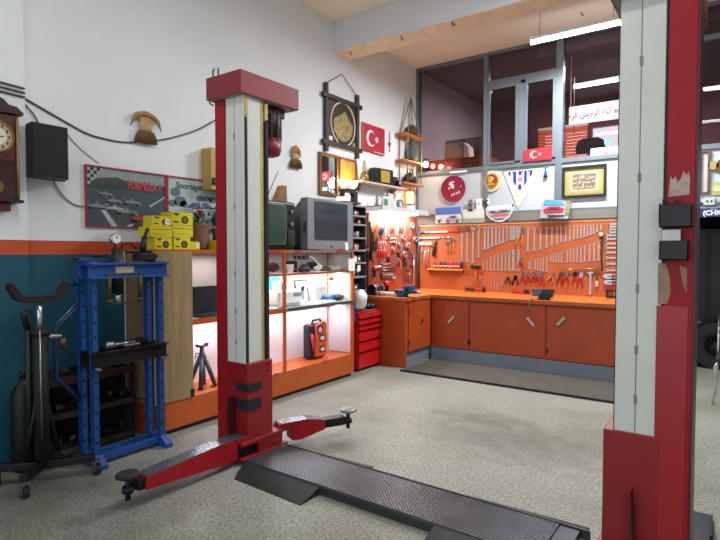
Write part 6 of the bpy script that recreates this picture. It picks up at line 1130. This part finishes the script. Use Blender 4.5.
for k in range(13): b.box(-.42,.40,-.012,.012,.03+k*.055,.072+k*.055,.002,rot=Matrix.Rotation(.4,3,'X'))
b.build('slats',mat('slat_orange_glow','d8704a',.5,emit=.25,emitc='c85a34'),t); MB().box(-.43,.41,-.02,.02,.74,.78,.002).build('head_rail',white,t)  # slats are no lamp: a faint glow is added to their colour
t=thing('cable','thin cords hanging from the office ceiling','cord',(-2.2,8.5,3.3)); MB().cyl((0,0,-.2),(0,0,1.06),.005,seg=6).cyl((.12,.1,0),(.12,.1,1.06),.005,seg=6).build('cords',mat('cord_brown','6a4a44',.7),t)

# ------------------------------------------------------------ hanging tube lamp
t=thing('tube_lamp','long bright fluorescent tube lamp hanging before the office windows','lamp',(-1.45,6.41,3.99))
MB().box(-.61,.61,-.03,.03,.02,.06,.006).build('housing',white,t); MB().cyl((-.6,0,0),(.6,0,0),.024,seg=14).build('tube',mat('tube_hang','ffffff',.3,emit=22,emitc='fbfdff'),t)
MB().cyl((-.5,0,.06),(-.5,0,.37),.003,seg=6).cyl((.3,0,.06),(.3,0,.37),.003,seg=6).build('wire',dkm,t)
for i,(x,y,z) in enumerate(((-3.95,5.354,3.98),(-3.2,5.32,3.98),(-2.55,5.31,3.98),(-1.57,6.78,4.36))):
    o=MB().tube([(0,0,0),(0,0,-.03),(.015,0,-.05),(.03,0,-.035)],.006,6).build('ceiling_hook',dkm); o.location=(x,y,z); tag(o,['small hook under the beam beside the wall','small hook under the beam, second from the wall','small hook under the beam, third from the wall','small hook in the ceiling above the tube lamp'][i],'hook','hooks under the ceiling beam')
# ------------------------------------------------------------ beyond the right post
t=WB('sash_picture','tall narrow reddish picture frame beside the red post','picture',-.325,2.42); pfr(t,.10,.5,mat('frame_redbrown','6c4438',.4),.03,.02); MB().box(-.04,.04,-.01,0,-.24,.24).build('print',mat('pr_pale','b9b4b0',.5),t)
t=WB('gold_medallion','gold rimmed round medallion with a blue centre on the far wall','medallion',-.10,2.47); b=MB(); b.ring(0,0,.07,.115,-.03,-.003,28); b.build('rim',mat('gold_dark','6e5426',.4,.5),t); MB().disc(0,0,.072,-.015,-.003).build('centre',mat('med_blue','1f4a78',.3),t); MB().disc(-.14,.02,.05,-.03,-.003,16).build('ornament',mat('gold_leaf','b6a36c'),t)
t=WB('green_picture','small yellow green picture below the gold medallion','picture',-.14,2.225); b=MB(); b.box(-.12,.14,-.01,0,-.075,.075); b.m(1); b.disc(-.06,0,.04,-.013,-.009,10,1.2,.9); b.disc(.05,-.01,.05,-.013,-.009,10); b.build('print',[mat('gp_base','a3a86c',.5,0,.2,20),mat('gp_light','c6c49a',.5,0,.2)],t)
t=WB('wall_socket','white electrical socket box on the far wall over the blue banner','socket',-.27,2.08); MB().box(-.055,.055,-.03,0,-.045,.045,.006).build('plate',mat('socket_white','b4c2b8',.4),t); MB().disc(-.02,0,.012,-.032,-.03,10).disc(.02,0,.012,-.032,-.03,10).build('outlet',dkm,t); MB().ball((-.085,-.015,-.02),.018).build('plug',blk,t)
t=WB('shop_banner','navy blue banner with white letters and a red white badge over the opening','banner',-.1,1.965,y=BY-.002); MB().box(-.3,.6,-.012,0,-.065,.055,.002).m(1).box(-.3,.6,-.014,-.011,.038,.05).build('board',[flat('bn_navy','1c2c6c'),flat('bn_pale','8fa4c0')],t); text('(CHK)',.075,white,t,(-.13,-.014,-.02),bold=.003); text('SERVIS',.02,white,t,(-.13,-.015,.022)); b=MB(); b.disc(.04,-.005,.05,-.016,-.012,20); b.m(1); b.disc(.04,-.005,.032,-.019,-.015,20); b.build('badge',[white,flat('badge_r','a8302c')],t)
t=thing('storage_cupboard','dark steel storage cupboard inside the dim opening','cupboard',(-.25,8.6,0)); sd=mat('cup_dark','1e1d1e',.5,.2); b=MB(); b.box(-.6,.5,-.25,.3,.35,1.8,.004); b.m(1); b.box(-.6,.5,-.25,.3,.02,.35,.004); b.build('carcass',[sd,mat('cup_grey','4b4a46',.6)],t)
for x in (-.58,-.03): d=MB().box(x,x+.5,-.265,-.25,.5,1.76,.003).build('door',mat('cup_door','252326',.45,.2),t); MB().box(x+.4,x+.42,-.28,-.265,1.0,1.12).build('handle',steel,d)
b=MB(); 
for k in range(6): b.cyl((-.4+k*.13,-.27,.56),(-.4+k*.13,-.25,.56),.02,seg=10)
b.build('knob_row',mat('knob_pale','7a7c7e',.4),t)
t=thing('tyre','black car tyre leaning inside the dim opening','tyre',(-.35,8.2,0)); b=MB(); b.ring(0,.3,.18,.30,-.09,.09,32); b.build('tread',rub,t); b=MB(); b.ring(0,.3,.14,.185,-.07,.07,24); b.cyl((0,-.03,.3),(0,.03,.3),.05,seg=16)
for k in range(5): a=k*2*PI/5; b.tube([(0,-.01,.3),(.15*math.cos(a),-.01,.3+.15*math.sin(a))],.014,6)
b.build('rim',dkm,t); t.location=(-.18,8.16,.0)
t=thing('chrome_chair','black padded chair with bent chrome legs by the far opening','chair',(.07,6.40,0))
b=MB(); b.box(-.22,.22,-.22,.22,.42,.47,.02); b.build('seat',mat('seat_black','141416',.6),t); b=MB(); b.prism([(-.2,.55),(.2,.55),(.21,.85),(-.21,.85)],.2,.24); b.build('backrest',mat('seat_black','141416'),t)
for sx in (-1,1):
    MB().tube([(sx*.2,-.2,.42),(sx*.225,-.21,.38),(sx*.215,-.2,.2),(sx*.235,-.22,.0)],.011,8).build('leg',chrome,t); MB().tube([(sx*.2,.22,.85),(sx*.21,.2,.45),(sx*.215,.2,.2),(sx*.23,.24,.0)],.011,8).build('leg',chrome,t)

# ------------------------------------------------------------ lights
def area(name,loc,rot,sx,sy,e,col=(1,1,1)):
    l=bpy.data.lights.new(name,'AREA'); l.shape='RECTANGLE'; l.size=sx; l.size_y=sy; l.energy=e; l.color=col; o=bpy.data.objects.new(name,l); COL.objects.link(o); o.location=loc; o.rotation_euler=rot; return o
def point(name,loc,e,col,r=.04):
    l=bpy.data.lights.new(name,'POINT'); l.energy=e; l.color=col; l.shadow_soft_size=r; o=bpy.data.objects.new(name,l); COL.objects.link(o); o.location=loc; return o
area('ceiling_lamp_light',(-1.5,1.2,4.28),(0,0,0),2.6,.3,34,(.93,.97,1))
area('ceiling_lamp_light',(-.4,3.9,4.28),(0,0,0),2.4,.3,60,(.95,.98,1))
area('tube_light',(-1.45,6.41,3.95),(0,0,0),1.2,.06,165,(.96,.99,1))
area('door_daylight',(.6,-2.9,2.1),(math.radians(90),0,0),5.5,3.4,14,(.86,.93,1))
area('strip_lamp_light',(-3.99,6.6,2.035),(0,math.radians(12),0),.09,1.0,26,(1,.97,.92))
area('upper_compartment_light',(-3.95,4.35,1.478),(0,0,0),.05,1.4,.7,(1,.95,.9))
area('middle_compartment_light',(-3.95,4.45,1.25),(0,0,0),.06,1.3,12,(1,.97,.93))
area('lower_compartment_light',(-3.95,4.35,.868),(0,0,0),.05,1.5,9,(.86,.88,1))
area('laptop_bay_light',(-3.95,3.15,1.46),(0,0,0),.05,.5,1.4,(1,.95,.9))
area('stand_bay_light',(-3.95,3.2,.868),(0,0,0),.05,.6,4,(.86,.9,1))
point('wall_lamp_light',(-3.98,5.44,2.42),5,(1,.82,.6)); point('globe_light',(-3.85,7.2,2.84),5,(1,.66,.4)); point('lantern_light',(-3.95,6.98,2.33),1.2,(1,.6,.3))
area('office_fill',(-1.8,8.3,4.16),(0,0,0),1.5,.6,50,(1,.9,.88))  # added fill without a fixture, brightens the banner and the office
w=bpy.data.worlds.new('daylight'); SC.world=w; w.use_nodes=True; w.node_tree.nodes['Background'].inputs[0].default_value=(.82,.9,1,1); w.node_tree.nodes['Background'].inputs[1].default_value=1.15
# ------------------------------------------------------------ camera
cd=bpy.data.cameras.new('camera'); cam=bpy.data.objects.new('camera',cd); COL.objects.link(cam); cam.location=(0,0,1.5); cam.rotation_euler=(math.radians(88),0,math.radians(35.4)); cd.sensor_width=36; cd.lens=36*530/720; cd.clip_start=.05; SC.camera=cam
SC.view_settings.view_transform='Standard'; SC.view_settings.look='None'; SC.view_settings.exposure=0.2
SC.cycles.max_bounces=8; SC.cycles.diffuse_bounces=4; SC.cycles.glossy_bounces=3; SC.cycles.transparent_max_bounces=12; SC.cycles.caustics_reflective=False; SC.cycles.caustics_refractive=False; SC.cycles.sample_clamp_indirect=4
